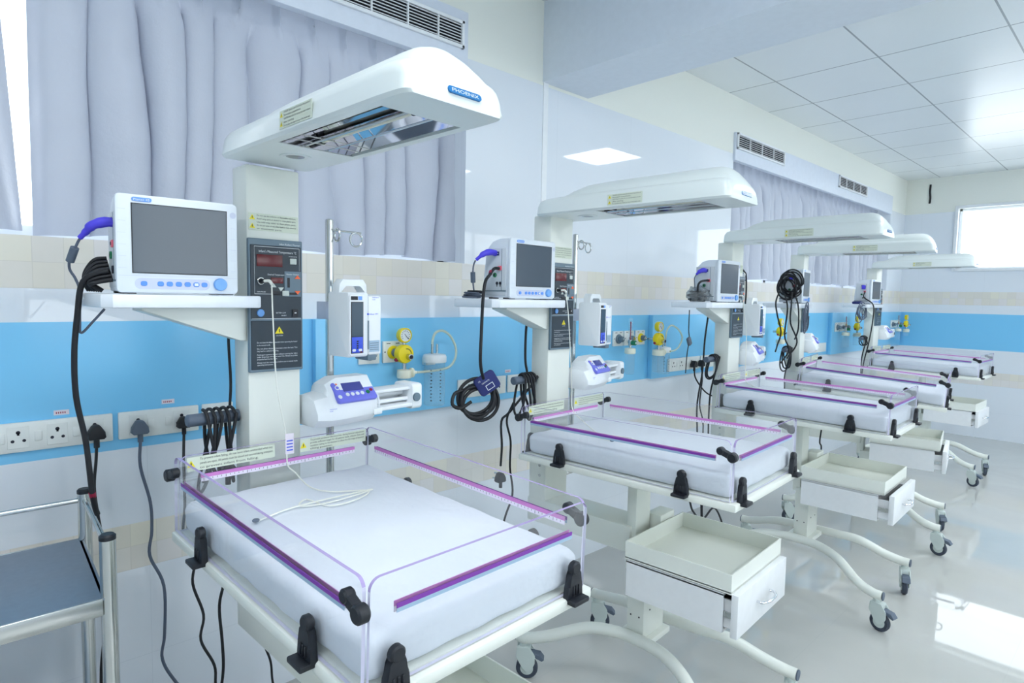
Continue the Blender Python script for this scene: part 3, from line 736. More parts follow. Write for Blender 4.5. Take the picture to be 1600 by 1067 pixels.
# ------------------------------------------------------------------ patient monitors
def make_monitor():
    t = thing('patient_monitor', '', 'monitor', 'patient monitors on the warmer shelves')
    W2_ = .122
    MB('mon').prism([(.022, .004), (.022, .212), (-.03, .212), (-.062, .203), (-.085, .182), (-.098, .145), (-.105, .06), (-.105, .004)], 'y', -W2_+.004, W2_-.004, 0, .005).build('housing', t)
    f = MB('mon', 'rubber', 'lav'); f.prism(rrect(.246, .211, .01, 4, 0, .1075), 'x', .018, .031, 0, .004)
    f.prism(rrect(.150, .0235, .0115, 5, -.014, .0225), 'x', .0305, .0318, 2, 0)
    for z in (.055, .08, .105, .13, .155, .18): f.box(.0308, .0312, -.119, -.104, z, z+.0006, 2).box(.0308, .0312, .107, .119, z, z+.0006, 2)
    f.box(.0308, .0312, -.12, .12, .0385, .0391, 2)
    for y in (-.1, .1): f.box(-.08, -.06, y-.015, y+.015, 0, .006, 1).box(-.01, .02, y-.015, y+.015, 0, .006, 1)
    f.build('bezel', t)
    MB('screen', 'black').box(.0295, .0318, -.0935, .0995, .0445, .1945, 1).box(.0312, .0324, -.0915, .0975, .0465, .1925, 0).build('screen', t)
    bd = MB('badge2', 'ltext'); bd.prism(rrect(.038, .0085, .004, 3, -.073, .2025), 'x', .0305, .0325, 0)
    bd.text('Planet 45', (.0329, -.089, .2), .0062, 1, width=.031); bd.build('badge', t, smooth=False)
    for i, y in enumerate((-.072, -.040, -.022, -.004, .014, .032, .049)):
        q = MB('key', 'ltext'); q.prism(rrect(.0125, .0105, .004, 3, y, .0225), 'x', .0312, .0335, 0, .0006, 1)
        if i == 5: q.box(.0335, .0337, y-.004, y+.004, .0195, .0255, 1)
        q.build('key', t)
    MB('knob').lathe([(.0145, .030), (.0145, .036), (.013, .039), (.006, .0395), (.001, .0385)], (0, .083, .024), 'x', 0, 28).build('dial', t)
    q = MB('lav'); q.cyl((0, .113, .186), .007, .0305, .0318, 'x', 0, 18); q.build('alarm_lamp', t)
    s = MB('monside', 'navy', 'ltext', 'rim')
    Y = -W2_+.003
    s.box(-.092, .006, Y-.002, Y+.004, .012, .178, 0, .002).box(-.05, -.026, Y-.003, Y, .152, .166, 1).box(-.046, -.03, Y-.0034, Y, .158, .161, 2)
    s.box(-.104, .008, Y-.0035, Y, .026, .030, 3).box(-.014, -.012, Y-.0026, Y, .03, .175, 3)
    s.build('input_module', t)
    p = MB('pink', 'sock'); p.box(-.03, -.012, Y-.006, Y, .1, .116, 0, .002).cyl((-.021, Y, .108), .004, -.007, -.005, 'y', 1, 10); p.build('pressure_port', t)
    MB('green', 'sock').cyl((-.045, Y, .084), .0085, -.006, 0, 'y', 0, 18, .001).cyl((-.045, Y, .084), .004, -.0065, -.005, 'y', 1, 12).build('lead_port', t)
    e = MB('sock')
    for x in (-.034, -.018): e.cyl((x, Y, .055), .0055, -.004, 0, 'y', 0, 14).box(x-.001, x+.001, Y-.004, Y, .043, .052)
    e.build('probe_port', t)
    return t
mon = make_monitor()
MPOS = [(-.006, -.225, -6), (.0, -.199, 0), (.02, -.203, 0), (.02, -.21, 2), (.015, -.21, 0)]
MLAB = ['white patient monitor with blank grey screen on the nearest warmer shelf, facing the camera', 'white patient monitor with dark screen on the second warmer shelf', 'white patient monitor with pale grey screen on the middle warmer shelf',
        'white patient monitor wrapped in coiled black leads on the fourth warmer shelf', 'small looking white patient monitor on the farthest warmer shelf']
MW = []
for b in range(5):
    o = mon if b == 0 else copy_tree(mon)
    x, y, a = MPOS[b]
    o.matrix_world = WM(b) @ Matrix.Translation((x, y, 1.4222)) @ Matrix.Rotation(math.radians(a), 4, 'Z'); o['label'] = MLAB[b]; MW.append(o)

# ------------------------------------------------------------------ infusion and syringe pumps on the drip poles (origin on the pole axis)
def make_infusion():
    t = thing('infusion_pump', '', 'infusion pump', 'infusion pumps on the drip poles')
    MB('white', 'lav').prism(rrect(.098, .178, .008, 4, .094, .089), 'y', -.036, .03, 0, .005).prism(rrect(.09, .165, .006, 3, .098, .086), 'y', .03, .074, 0, .005).build('housing', t)
    f = MB('alu', 'rim'); f.prism(rrect(.052, .168, .008, 3, -.008, .088), 'x', .138, .146, 0, .003); f.build('face_plate', t)
    s = MB('pumpscr', 'black', 'pumpblue', 'ltext', 'red')
    s.box(.1455, .1475, -.03, .01, .011, .152, 1, .0015).box(.147, .148, -.028, .008, .058, .150, 0).box(.147, .148, -.028, .008, .013, .056, 2, .001)
    for y in (-.02, .0):
        for z in (.02, .032, .044): s.prism(rrect(.011, .007, .003, 3, y-.001, z), 'x', .1478, .1488, 2 if z > .025 else 3)
    for z in (.024, .03, .036, .042): s.box(.1478, .1486, -.0125, -.0075, z, z+.004, 1)
    s.box(.1478, .1486, -.002, .006, .013, .016, 4)
    s.build('keypad_screen', t)
    d = MB('black', 'badge2'); d.box(.1455, .147, -.03, -.008, .157, .167, 0).box(.1455, .147, -.006, .006, .157, .167, 1); d.build('counter', t)
    p = MB('pumpblue'); p.cyl((0, .028, .118), .0028, .1425, .144, 'x', 0, 14).text('Infusia VP7', (.1441, .032, .116), .006, 0, width=.03).text('FRESENIUS', (.1441, .042, .163), .004, 0, width=.022).text('KABI', (.1441, .042, .157), .004, 0, width=.01)
    p.build('door_print', t, smooth=False)
    p = MB('bluegrey', 'dtext'); p.box(.143, .1436, .033, .068, .012, .044, 0)
    for z in (.018, .024, .03, .036): p.box(.1436, .1439, .035, .064, z, z+.0012, 1)
    p.build('door_label', t, smooth=False); MB('rim').box(.143, .1445, .0275, .031, .02, .1).build('door_slot', t)
    MB('rim').box(.08, .14, .03, .06, -.012, .012, bev=.003).build('drip_clamp', t)
    h = MB('white'); h.prism([(-.036, .175), (-.034, .2), (-.022, .214), (.045, .214), (.056, .2), (.058, .175), (.045, .175), (.043, .192), (.034, .199), (-.014, .199), (-.022, .192), (-.024, .175)], 'x', .065, .10, 0, .004); h.build('carry_handle', t)
    c = MB('lav', 'steel'); c.box(.0135, .05, -.024, .024, .10, .15, 0, .003).box(-.03, .0145, .0135, .024, .10, .15, 0, .002).box(-.03, .0145, -.024, -.0135, .10, .15, 0, .002).box(-.036, -.0135, -.0145, .0145, .115, .135, 0, .002); c.build('pole_clamp', t)
    return t
def make_syringe():
    t = thing('syringe_pump', '', 'syringe pump', 'syringe pumps on the drip poles')
    b = MB('white')
    def ring(y, xb, xf, zb, zt, ztf):
        return [(xb, y, zb+.01), (xb+.01, y, zb), (xf-.02, y, zb), (xf, y, zb+.02), (xf, y, zb+(zt-zb)*.45), (xf-.02, y, ztf), (xf-.045, y, zt), (xb+.01, y, zt), (xb, y, zt-.01)]
    b.loft([ring(-.135, .03, .10, .012, .075, .065), ring(-.128, .022, .118, .004, .084, .075), ring(-.09, .02, .124, 0, .09, .082), ring(-.085, .02, .124, 0, .112, .09), ring(-.05, .02, .125, 0, .128, .098), ring(.055, .02, .125, .004, .128, .098), ring(.062, .02, .12, .006, .12, .092), ring(.066, .022, .11, .012, .105, .085)])
    b.build('housing', t)
    # sloping control face
    u = Vector((0, 1, 0)); n = Vector((.72, 0, .69)); v = Vector((-.69, 0, .72)); o = Vector((.1165, 0, .082))
    d = MB('pumpviolet', 'pumpdisp', 'ltext', 'green', 'darkred', 'alu', 'orange'); d.X = Matrix(((n.x, u.x, v.x, o.x), (n.y, u.y, v.y, o.y), (n.z, u.z, v.z, o.z), (0, 0, 0, 1)))
    d.prism(rrect(.128, .066, .008, 4, -.008, .012), 'x', -.008, .0025, 0, .002).box(.002, .0042, -.043, .022, .012, .04, 1, .001)
    for i in range(4): d.cyl((0, -.036+.016*i, .001), .0058, .002, .0035, 'x', 2, 14)
    d.cyl((0, .031, .002), .006, .002, .004, 'x', 3, 14).cyl((0, .044, .008), .005, .002, .004, 'x', 4, 14).cyl((0, -.058, .026), .007, .002, .0035, 'x', 2, 14).cyl((0, -.058, .026), .0045, .003, .0042, 'x', 0, 12)
    d.cyl((0, -.056, .038), .0028, .002, .0036, 'x', 6, 10).cyl((0, -.062, -.004), .006, .002, .0035, 'x', 2, 14).cyl((0, .04, .036), .005, .002, .0034, 'x', 2, 12)
    d.build('control_face', t)
    p = MB('pumpblue'); p.text('FRESENIUS', (.1268, -.098, .05), .004, 0, width=.022).text('KABI', (.1268, -.098, .045), .004, 0, width=.01); p.build('maker_print', t, smooth=False)
    r_ = MB('white', 'alu', 'rim')
    r_.box(.035, .10, .06, .225, .072, .082, 0, .003).box(.03, .112, .06, .20, .022, .034, 0, .004).tube([(.06, .06, .06), (.06, .215, .06)], .0075, 1, 14, 0).tube([(.085, .06, .045), (.085, .215, .045)], .006, 1, 14, 0)
    r_.box(.025, .045, .06, .22, .03, .08, 0, .003); r_.build('syringe_cradle', t)
    e = MB('white', 'rim', 'steel'); e.prism(rrect(.09, .078, .012, 4, .068, .052), 'y', .198, .238, 0, .006)
    e.cyl((.113, .212, .05), .013, 0, .006, 'x', 1, 16).box(.03, .1, .237, .244, .03, .036, 1, .002).box(.03, .1, .237, .244, .066, .072, 1, .002); e.build('plunger_drive', t)
    a = MB('white'); a.box(.09, .128, .045, .075, .018, .036, 0, .004).tube([(.118, .066, .034), (.122, .067, .05), (.112, .066, .078)], .003, 0, 8); a.build('syringe_clamp', t)
    c = MB('lav'); c.box(.0135, .045, -.022, .022, .035, .07, 0, .003).box(-.03, .0145, .0135, .022, .035, .07, 0, .002).box(-.03, .0145, -.022, -.0135, .035, .07, 0, .002); c.build('pole_clamp', t)
    return t
inf, syr = make_infusion(), make_syringe()
IL = ['tall white infusion pump on the drip pole of the nearest warmer', 'tall white infusion pump on the drip pole of the second warmer', 'tall white infusion pump behind the middle warmer']
for b, (z, a) in enumerate(((1.257, 4), (1.235, 6), (1.235, 4))):
    o = inf if b == 0 else copy_tree(inf)
    o.matrix_world = WM(b) @ Matrix.Translation((-.09, .205, z)) @ Matrix.Rotation(math.radians(a), 4, 'Z'); o['label'] = IL[b]
SL = ['long white syringe pump with violet display under the infusion pump of the nearest warmer', 'white syringe pump with violet display on the drip pole of the second warmer', 'white syringe pump with violet display beside the middle warmer', 'white syringe pump on the drip pole of the fourth warmer', 'white box shaped syringe pump on the farthest warmer']
for b, (z, a, dy) in enumerate(((1.072, 4, 0), (1.062, 9, .0), (1.07, 14, 0), (1.085, 8, 0), (1.10, 6, 0))):
    o = syr if b == 0 else copy_tree(syr)
    o.matrix_world = WM(b) @ Matrix.Translation((-.09, .205+dy, z)) @ Matrix.Rotation(math.radians(a), 4, 'Z'); o['label'] = SL[b]

# syringe pumps stand a little forward of the pole on their clamp
for o in [q for q in COL.objects if q.get('category') == 'syringe pump']:
    for k in kids(o):
        if not k.name.startswith('pole_clamp'): k.location.x = .022

# ------------------------------------------------------------------ sockets, gas outlets and suction sets on the left wall
def socket_panel(y0, y1, x, socks, sws, label, z0=.982, z1=1.064):
    t = thing('socket_panel', label, 'socket panel', 'white socket panels on the blue band', Matrix.Translation((x, (y0+y1)/2, (z0+z1)/2)))
    c = (y0+y1)/2; h = (z1-z0)/2
    MB('ported').box(.0005, .011, y0-c, y1-c, -h, h, bev=.003).build('plate', t)
    for y in socks:
        q = MB('ported', 'sock'); d = y-c; q.box(.010, .0125, d-.024, d+.024, -.03, .03, 0, .001, 1)
        q.cyl((.0, d, .014), .005, .0122, .0129, 'x', 1, 14).box(.0122, .0129, d-.0025, d+.0025, .006, .014, 1)
        for e in (-1, 1): q.cyl((0, d+e*.0125, -.009), .0042, .0122, .0129, 'x', 1, 14)
        q.build('socket', t)
    for y in sws:
        d = y-c; MB('ported').box(.010, .0135, d-.0085, d+.0085, -.014, .014, bev=.002).build('switch', t)
    return t
socket_panel(-.06, .391, 0, (.17, .257, .345), (-.02, .133, .214, .301), 'long white socket panel above the trolley, black plug at its right end')
socket_panel(.405, .628, 0, (.456, .577), (.491, .539), 'white socket panel holding the grey plug, behind the nearest warmer')
socket_panel(.639, .735, 0, (), (), 'small blank white wall plate beside the nearest warmer column')
socket_panel(1.672, 1.955, .03, (1.73, 1.90), (1.78, 1.845), 'white socket panel behind the hanging blue cuff')
socket_panel(1.968, 2.18, .03, (2.12,), (2.03,), 'white socket panel behind the push handle of the second warmer')
socket_panel(3.325, 3.705, .03, (3.385, 3.475, 3.595), (3.43, 3.53, 3.65), 'white socket panel with two black plugs, left of the middle warmer')
socket_panel(3.72, 3.97, .03, (3.80,), (3.86,), 'white socket panel half hidden by the middle warmer column')
socket_panel(5.60, 6.0, 0, (5.7,), (5.8,), 'white socket panel low on the blue band by the fourth warmer')
for y, z, x, lb in ((.269, 1.08, 0, 'small paper label above the long socket panel'), (.542, 1.083, 0, 'small paper label above the panel with the grey plug'), (1.975, 1.082, .03, 'small paper label on the blue board beside the second warmer')):
    q = MB('tape', 'darkred'); q.box(.0002+x, .001+x, y-.018, y+.018, z-.007, z+.007, 0)
    for i in range(5): q.box(.001+x, .0012+x, y-.013+.005*i, y-.0105+.005*i, z-.003, z+.002, 1)
    tag(q.build('paper_label'), lb, 'label')

def outlet(x, y, label, ring='gyellow', ztop=1.247):
    z = ztop-.0425
    t = thing('gas_outlet', label, 'gas outlet', 'square gas outlets on the blue band', Matrix.Translation((x, y, z)))
    p = MB('ported', 'dtext', 'sock'); p.box(.0005, .012, -.045, .045, -.0425, .0425, 0, .002)
    for a in (-.03, .012): p.box(.012, .0123, a, a+.018, .032, .035, 1)
    for a in (-.037, .037): p.cyl((0, a, 0), .003, .0118, .0126, 'x', 2, 10)
    p.build('plate', t)
    MB(ring).lathe([(.027, .012), (.027, .018), (.022, .024), (.016, .024)], (0, 0, -.002), 'x', 0, 24).build('coupling_ring', t)
    MB('rim', 'steel').cyl((0, 0, -.002), .0165, .02, .045, 'x', 0, 20, .002).cyl((0, 0, -.002), .010, .04, .05, 'x', 1, 16).build('valve_body', t)
    return t
def regulator(x, y, label, jar=.065, jr=.026, zt=0., elbow=True, wx=.03):
    """yellow vacuum regulator with its dial and small jar, plugged into an outlet (origin: disc centre)"""
    t = thing('suction_regulator', label, 'suction regulator', 'yellow suction regulators', Matrix.Translation((x, y, 1.200+zt)))
    d = MB('gyellow', 'sock'); d.lathe([(.03, -.026), (.036, -.02), (.037, .004), (.034, .010), (.014, .012)], (0, 0, 0), 'x', 0, 36)
    for i in range(8):
        a = math.radians(100+i*12); d.box(.0112, .0125, .021*math.sin(a)-.0, .021*math.sin(a)+.003, .021*math.cos(a+pi)-.0015, .021*math.cos(a+pi)+.0015, 1)
    d.build('regulator_body', t)
    MB('steel', 'sock').cyl((0, .008, -.010), .0115, .010, .034, 'x', 0, 20, .002).cyl((0, .008, -.010), .008, .034, .035, 'x', 1, 16).build('control_knob', t)
    g = MB('gyellow', 'ltext', 'sock'); g.lathe([(.026, -.02), (.029, -.016), (.029, .006), (.0255, .009), (.0235, .005)], (0, 0, .073), 'x', 0, 32)
    g.cyl((0, 0, .073), .0236, .002, .0055, 'x', 1, 28)
    for i in range(11):
        a = math.radians(-130+26*i); g.X = Matrix.Translation((0, 0, .073)) @ Matrix.Rotation(-a, 4, 'X'); g.box(.0055, .006, -.0008, .0008, .015, .0195, 2)
    g.X = Matrix.Translation((0, 0, .073)) @ Matrix.Rotation(math.radians(-140), 4, 'X'); g.box(.006, .0068, -.0009, .0009, -.008, .019, 2); g.X = Matrix()
    g.build('dial_gauge', t)
    MB('steel').cyl((-.006, 0, 0), .006, .034, .047, 'z', 0, 14).build('gauge_stem', t)
    q = MB('steel'); q.tube([(-.02, 0, 0), (wx+.048-x, 0, -.002)], .0085, sm=0, seg=14); q.build('inlet_pipe', t)
    q = MB('darkred'); q.ball((-.012, -.03, -.022), .008, sc=(1, 1.2, 1)); q.build('relief_valve', t)
    MB('steel').cyl((-.004, 0, 0), .008, -.07, -.033, 'z', 0, 14).build('lower_stem', t)
    c = MB('ivory'); c.lathe([(.010, -.06), (jr+.002, -.063), (jr+.003, -.09), (jr+.001, -.094)], (-.004, 0, 0), 'z', 0, 28)
    if elbow: c.lathe([(.006, 0), (.019, .004), (.019, .012), (.007, .018), (.006, .03)], (.004, jr-.004, -.075), 'y', 0, 24)
    c.build('jar_cap', t)
    MB('jar', 'dtext').lathe([(jr-.001, -.092), (jr-.001, -.092-jar), (jr-.006, -.096-jar), (.002, -.096-jar)], (-.004, 0, 0), 'z', 0, 28).build('jar', t)
    return t
def bottle(x, y, z0, z1, r, label, wall_x):
    t = thing('suction_bottle', label, 'bottle', 'clear suction bottles on the wall', Matrix.Translation((x, y, z0)))
    h = z1-z0
    b = MB('jar', 'dtext'); b.lathe([(.004, 0), (r-.006, 0), (r, .005), (r, h)], (0, 0, 0), 'z', 0, 36)
    for i in range(10):
        zz = h*(.12+.075*i)
        for a0 in (-1.0, -.1):
            a = a0; p = (r*math.cos(a), r*math.sin(a)); u = (-math.sin(a), math.cos(a), 0); wd = .004 if i % 2 else .007
            o = Vector((p[0]*1.01, p[1]*1.01, zz)); U = Vector(u)
            b.raw([tuple(o), tuple(o+U*wd), tuple(o+U*wd+Vector((0, 0, .004))), tuple(o+Vector((0, 0, .004)))], [(0, 1, 2, 3)], 1)
    b.build('jar', t)
    c = MB('white'); c.lathe([(r+.004, h-.006), (r+.006, h-.002), (r+.006, h+.018), (r+.001, h+.026), (.012, h+.03), (.002, h+.03)], (0, 0, 0), 'z', 0, 36); c.build('lid', t)
    for d in (-.012, .012): MB('steel').cyl((.0, d, 0), .005, h+.028, h+.068, 'z', 0, 14).build('nozzle', t)
    MB('alu').box(wall_x-x+.0005, -r*.6, -.025, .025, h-.02, h+.012, bev=.003).build('wall_bracket', t)
    return t
outlet(.03, 1.233, 'grey gas outlet half hidden behind the nearest infusion pump', 'rim'); outlet(.03, 1.339, 'gas outlet with yellow ring beside the nearest infusion pump')
regulator(.105, 1.352, 'yellow suction regulator with round dial, beside the nearest infusion pump')
bottle(.085, 1.510, .980, 1.163, .043, 'large clear graduated suction bottle hung on the blue wall between the first two warmers', .03)
q = MB('tubing'); q.tube([(.105, 1.40, 1.125), (.10, 1.44, 1.123), (.10, 1.51, 1.125), (.10, 1.575, 1.135), (.095, 1.61, 1.17), (.09, 1.615, 1.215), (.085, 1.59, 1.262), (.085, 1.55, 1.285), (.085, 1.515, 1.278), (.085, 1.50, 1.25), (.085, 1.4985, 1.222)], .0052, seg=10)
tag(q.build('suction_tube'), 'clear yellowish tube looping from the large bottle to the nearest regulator', 'tube')
def flowmeter(x, y, label, top=1.325, jar=(1.012, 1.145), jr=.029, dy=.06, wx=.035):
    t = thing('oxygen_flowmeter', label, 'flowmeter', 'oxygen flowmeters with humidifier jars', Matrix.Translation((x, y, 1.19)))
    MB('jar', 'darkred').cyl((0, 0, 0), .0115, .01, top-1.19, 'z', 0, 18, .003).build('flow_tube', t)
    MB('darkred').cyl((0, 0, 0), .0035, .012, .115, 'z', 0, 10).build('float_scale', t)
    q = MB('steel'); q.tube([(wx+.052-x, dy, 0), (-.02, .03, 0), (-.010, 0, 0)], .0065, sm=3, seg=14).cyl((0, 0, 0), .012, -.02, .014, 'z', 0, 16, .002).cyl((0, 0, 0), .006, -.04, -.018, 'z', 0, 12); q.build('valve_block', t)
    MB('green', 'ltext').cyl((.0, .0, -.002), .0135, .010, .038, 'x', 0, 20, .003).cyl((0, 0, -.002), .006, .0375, .0392, 'x', 1, 14).build('flow_knob', t)
    MB('ivory').lathe([(.007, -.03), (jr, -.034), (jr+.002, -.04), (jr+.002, -.06), (jr-.002, -.064)], (0, 0, 0), 'z', 0, 28).build('jar_cap', t)
    b = jar[0]-1.19; MB('jar').lathe([(jr-.003, -.062), (jr-.003, b+.006), (jr-.008, b), (.002, b)], (0, 0, 0), 'z', 0, 28).build('jar', t)
    return t
outlet(0, 2.848, 'grey gas outlet, leftmost of three behind the second warmer pumps', 'rim'); outlet(0, 2.95, 'gas outlet feeding the flowmeter behind the second warmer pumps', 'white'); outlet(0, 3.062, 'yellow ringed gas outlet, rightmost of three behind the second warmer pumps')
flowmeter(.10, 2.84, 'oxygen flowmeter with green knob and clear jar behind the second warmer pumps', dy=.11, wx=0)
regulator(.125, 3.09, 'yellow suction regulator with clear jar between the second and middle warmers', .095, .034, wx=0)
bottle(.08, 3.21, .985, 1.12, .036, 'clear suction bottle behind the yellow regulator of the second warmer', .03)
q = MB('tubing'); q.tube([(.13, 3.20, 1.125), (.12, 3.27, 1.128), (.11, 3.33, 1.15), (.11, 3.36, 1.20), (.10, 3.33, 1.25), (.09, 3.27, 1.275), (.085, 3.23, 1.25), (.08, 3.222, 1.19)], .0052, seg=10)
tag(q.build('suction_tube'), 'clear tube looping beside the yellow regulator of the second warmer', 'tube')
outlet(0, 4.62, 'gas outlet on the blue wall behind the leads of the fourth warmer'); regulator(.11, 4.78, 'yellow suction regulator behind the dangling leads of the fourth warmer', .07, .03, wx=0)
for i, (y, r_, lb) in enumerate(((6.15, 'rim', 'grey gas outlet on the blue board between the fourth and fifth warmers'), (6.26, 'white', 'gas outlet feeding the flowmeter left of the farthest warmer'), (6.37, 'gyellow', 'yellow ringed gas outlet left of the farthest warmer'))): outlet(.035, y, lb, r_)
flowmeter(.105, 6.20, 'oxygen flowmeter with green knob left of the farthest warmer', 1.30, (1.02, 1.145), .032)
regulator(.12, 6.47, 'yellow suction regulator left of the farthest warmer column', .08, .032, .005, wx=.035)
for i, (y, r_, lb) in enumerate(((7.84, 'rim', 'grey gas outlet right of the farthest warmer column'), (7.95, 'white', 'gas outlet feeding the flowmeter near the room corner'), (8.06, 'gyellow', 'yellow ringed gas outlet nearest the room corner'))): outlet(.035, y, lb, r_)
flowmeter(.105, 7.84, 'oxygen flowmeter near the room corner', 1.30, (1.03, 1.145), .03, .11)
regulator(.12, 8.10, 'yellow suction regulator nearest the room corner', .04, .03, .005, wx=.035)

# ------------------------------------------------------------------ cords and leads
def cord(name, label, cat, pts, r, m='rubber', group=None, seg=8, sm=6):
    t = thing(name, label, cat, group, Matrix.Translation(pts[0])); o = Vector(pts[0])
    q = MB(m); q.tube([tuple(Vector(p)-o) for p in pts], r, 0, seg, sm); q.build('cord', t)
    return t, o
def plug(t, o, p, m='rubber', s=1., pins=False, face=1):
    """triangular three pin plug, its pins towards the wall (-x)"""
    q = MB(m, 'steel'); q.X = Matrix.Translation(Vector(p)-o) @ Matrix.Scale(s, 4)
    q.prism([(-.023, -.016), (-.018, -.021), (.018, -.021), (.023, -.016), (.021, .0), (.010, .018), (.004, .021), (-.004, .021), (-.010, .018), (-.021, .0)], 'x', -.018, .016, 0, .006)
    q.tube([(.002, 0, -.018), (.002, 0, -.045)], .0075, 0, 10, 0)
    if pins:
        for a, b, r in ((0, .012, .004), (-.011, -.008, .003), (.011, -.008, .003)): q.cyl((0, a, b), r, -.038, -.017, 'x', 1, 10)
    q.build('plug', t)
t, o = cord('power_cord', 'black mains cord from the plug on the left socket panel, running down behind the trolley', 'power cord', [(.034, .345, .985), (.036, .342, .935), (.04, .335, .862), (.05, .339, .788), (.06, .347, .693), (.05, .352, .476), (.06, .334, .288), (.10, .34, .05), (.2, .42, .006), (.35, .5, .006)], .0042, group='mains cords')
plug(t, o, (.033, .345, 1.018))
t, o = cord('power_cord', 'grey mains cord hanging in waves from the grey plug', 'power cord', [(.036, .456, .98), (.04, .453, .90), (.05, .475, .786), (.05, .477, .696), (.05, .47, .621), (.06, .504, .519), (.06, .503, .365), (.07, .493, .291), (.09, .53, .202), (.16, .62, .05), (.20, .62, .006), (.19, .52, .006), (.13, .44, .006)], .0045, 'gcord', group='mains cords')
plug(t, o, (.033, .456, 1.018), 'slate')
t, o = cord('power_cord', 'black mains cord from the plug beside the nearest push handle, kinked on its way down', 'power cord', [(.034, .577, .985), (.05, .57, .899), (.1, .557, .771), (.14, .541, .696), (.15, .569, .622), (.15, .561, .54), (.15, .59, .432), (.16, .578, .359), (.18, .61, .273), (.2, .608, .20), (.26, .62, .05), (.40, .70, .006), (.60, .66, .006)], .0042, group='mains cords')
plug(t, o, (.033, .577, 1.018), s=.85)
cord('lead', 'black lead hanging under the cot of the nearest warmer', 'lead', [(.27, .60, .80), (.25, .623, .60), (.25, .605, .496), (.25, .611, .385), (.25, .613, .294), (.25, .60, .20), (.29, .56, .05), (.40, .50, .006), (.55, .40, .006)], .0045, group='loose leads')
cord('lead', 'short black lead near the floor under the nearest warmer', 'lead', [(.10, .80, .22), (.1, .817, .162), (.11, .822, .08), (.16, .84, .008), (.3, .8, .006)], .004, group='loose leads')
# monitor leads of the nearest warmer
t, o = cord('pressure_hose', 'thick black hose hanging from the nearest monitor, red band near its end', 'hose', [(.53, .297, 1.47), (.515, .27, 1.462), (.50, .25, 1.44), (.485, .243, 1.376), (.47, .237, 1.29), (.46, .239, 1.187), (.45, .256, 1.08), (.44, .266, .964), (.42, .274, .918), (.40, .282, .891)], .0062, seg=10)
q = MB('darkred'); q.tube([tuple(Vector(p)-o) for p in ((.4385, .2665, .956), (.433, .269, .944))], .0072, 0, 10, 0); q.build('band', t)
t, o = cord('oximeter_lead', 'grey lead with indigo plug in the side of the nearest monitor', 'lead', [(.53, .262, 1.560), (.515, .247, 1.538), (.505, .240, 1.52), (.49, .233, 1.504), (.478, .232, 1.475), (.475, .243, 1.452), (.478, .249, 1.425), (.47, .249, 1.361), (.47, .251, 1.332), (.475, .275, 1.36), (.48, .295, 1.386)], .0028, 'gcord', group='grey oximeter leads')
q = MB('indigo'); q.tube([tuple(Vector(p)-o) for p in ((.55, .311, 1.575), (.545, .29, 1.576), (.535, .268, 1.568), (.525, .258, 1.555), (.515, .247, 1.540))], .009, 0, 12, 4, [.0105, .0115, .010, .0075, .0055]); q.build('plug', t)
q = MB('slate'); q.tube([tuple(Vector(p)-o) for p in ((.505, .239, 1.519), (.488, .232, 1.49))], .0085, 0, 12, 0); q.build('ferrite_bead', t)
for i in range(7):
    dx, dz = i*.009, i*.008
    cord('lead', 'black monitor leads bunched between the nearest monitor and the shelf edge', 'lead', [(.49+dx, .300, 1.50-dz), (.485+dx*.9, .278, 1.495-dz), (.478+dx*.8, .262, 1.47-dz*.6), (.476+dx*.6, .259+i*.0022, 1.447-dz*.2), (.482+dx*.5, .266+i*.0035, 1.427)], .0048, group='bunched monitor leads')
cord('lead', 'thin black lead dropping beside the nearest warmer column to its push handle', 'lead', [T(0, -.092, -.079, 1.388), T(0, -.092, -.080, 1.30), T(0, -.082, -.08, 1.2), T(0, -.085, -.082, 1.137)], .0036, group='loose leads')
def wrap(b, y0, y1, n, drop, label, tail, r=.0045, m='rubber', pl=None, seed=1):
    """a mains cord wound over the push handle, its tail hanging"""
    rr = random.Random(seed); pts = []
    for i in range(n*16+5):
        k = i/16; a = 2*pi*k; y = y0+(y1-y0)*(k/n)
        d = drop*(.8+.25*rr.random() if False else .85+.3*abs(math.sin(k*1.9+seed)))
        z = 1.114+(.0235 if math.cos(a) > 0 else d)*math.cos(a)
        x = -.066+(.0235+(0 if math.cos(a) > 0 else -.022*math.cos(a)*(.6+.4*math.sin(k*2))))*math.sin(a)
        sp = .05*max(0, -math.cos(a))**1.5*math.sin(k*1.3+seed)
        pts.append(T(b, x, min(y+sp, -.082), z))
    pts += [T(b, *p) for p in tail]
    t, o = cord('power_cord', label, 'power cord', pts, r, m, 'mains cords wound on push handles', 8, 4)
    if pl: plug(t, o, T(b, *pl), m if m != 'gcord' else 'slate', .9, True)
    return t
wrap(0, -.155, -.088, 4, .16, 'dark mains cord wound over the push handle of the nearest warmer, plug dangling', [(-.04, -.11, .99), (-.045, -.105, .965)], .0042, 'rubber', (-.045, -.105, .985), 2)
wrap(1, -.15, -.09, 4, .14, 'black mains cord wound over the push handle of the second warmer, round plug dangling low', [(-.1, -.17, .99), (-.13, -.185, .95), (-.135, -.175, .85), (-.14, -.175, .77)], .0046, 'rubber', (-.14, -.175, .725), 5)
cord('lead', 'black lead hanging from the second push handle down to the floor', 'lead', [T(1, -.11, -.14, 1.02), T(1, -.13, -.155, .95), T(1, -.14, -.12, .86), T(1, -.15, -.11, .75), T(1, -.18, -.06, .62), T(1, -.19, -.1, .50), T(1, -.2, -.08, .3), T(1, -.2, -.02, .05), T(1, -.12, 0, .006)], .0042, group='loose leads')
cord('lead', 'black lead dropping beside the second warmer column', 'lead', [T(1, -.092, -.08, 1.385), T(1, -.092, -.095, 1.30), T(1, -.09, -.098, 1.19), T(1, -.088, -.088, 1.137)], .0048, group='loose leads')
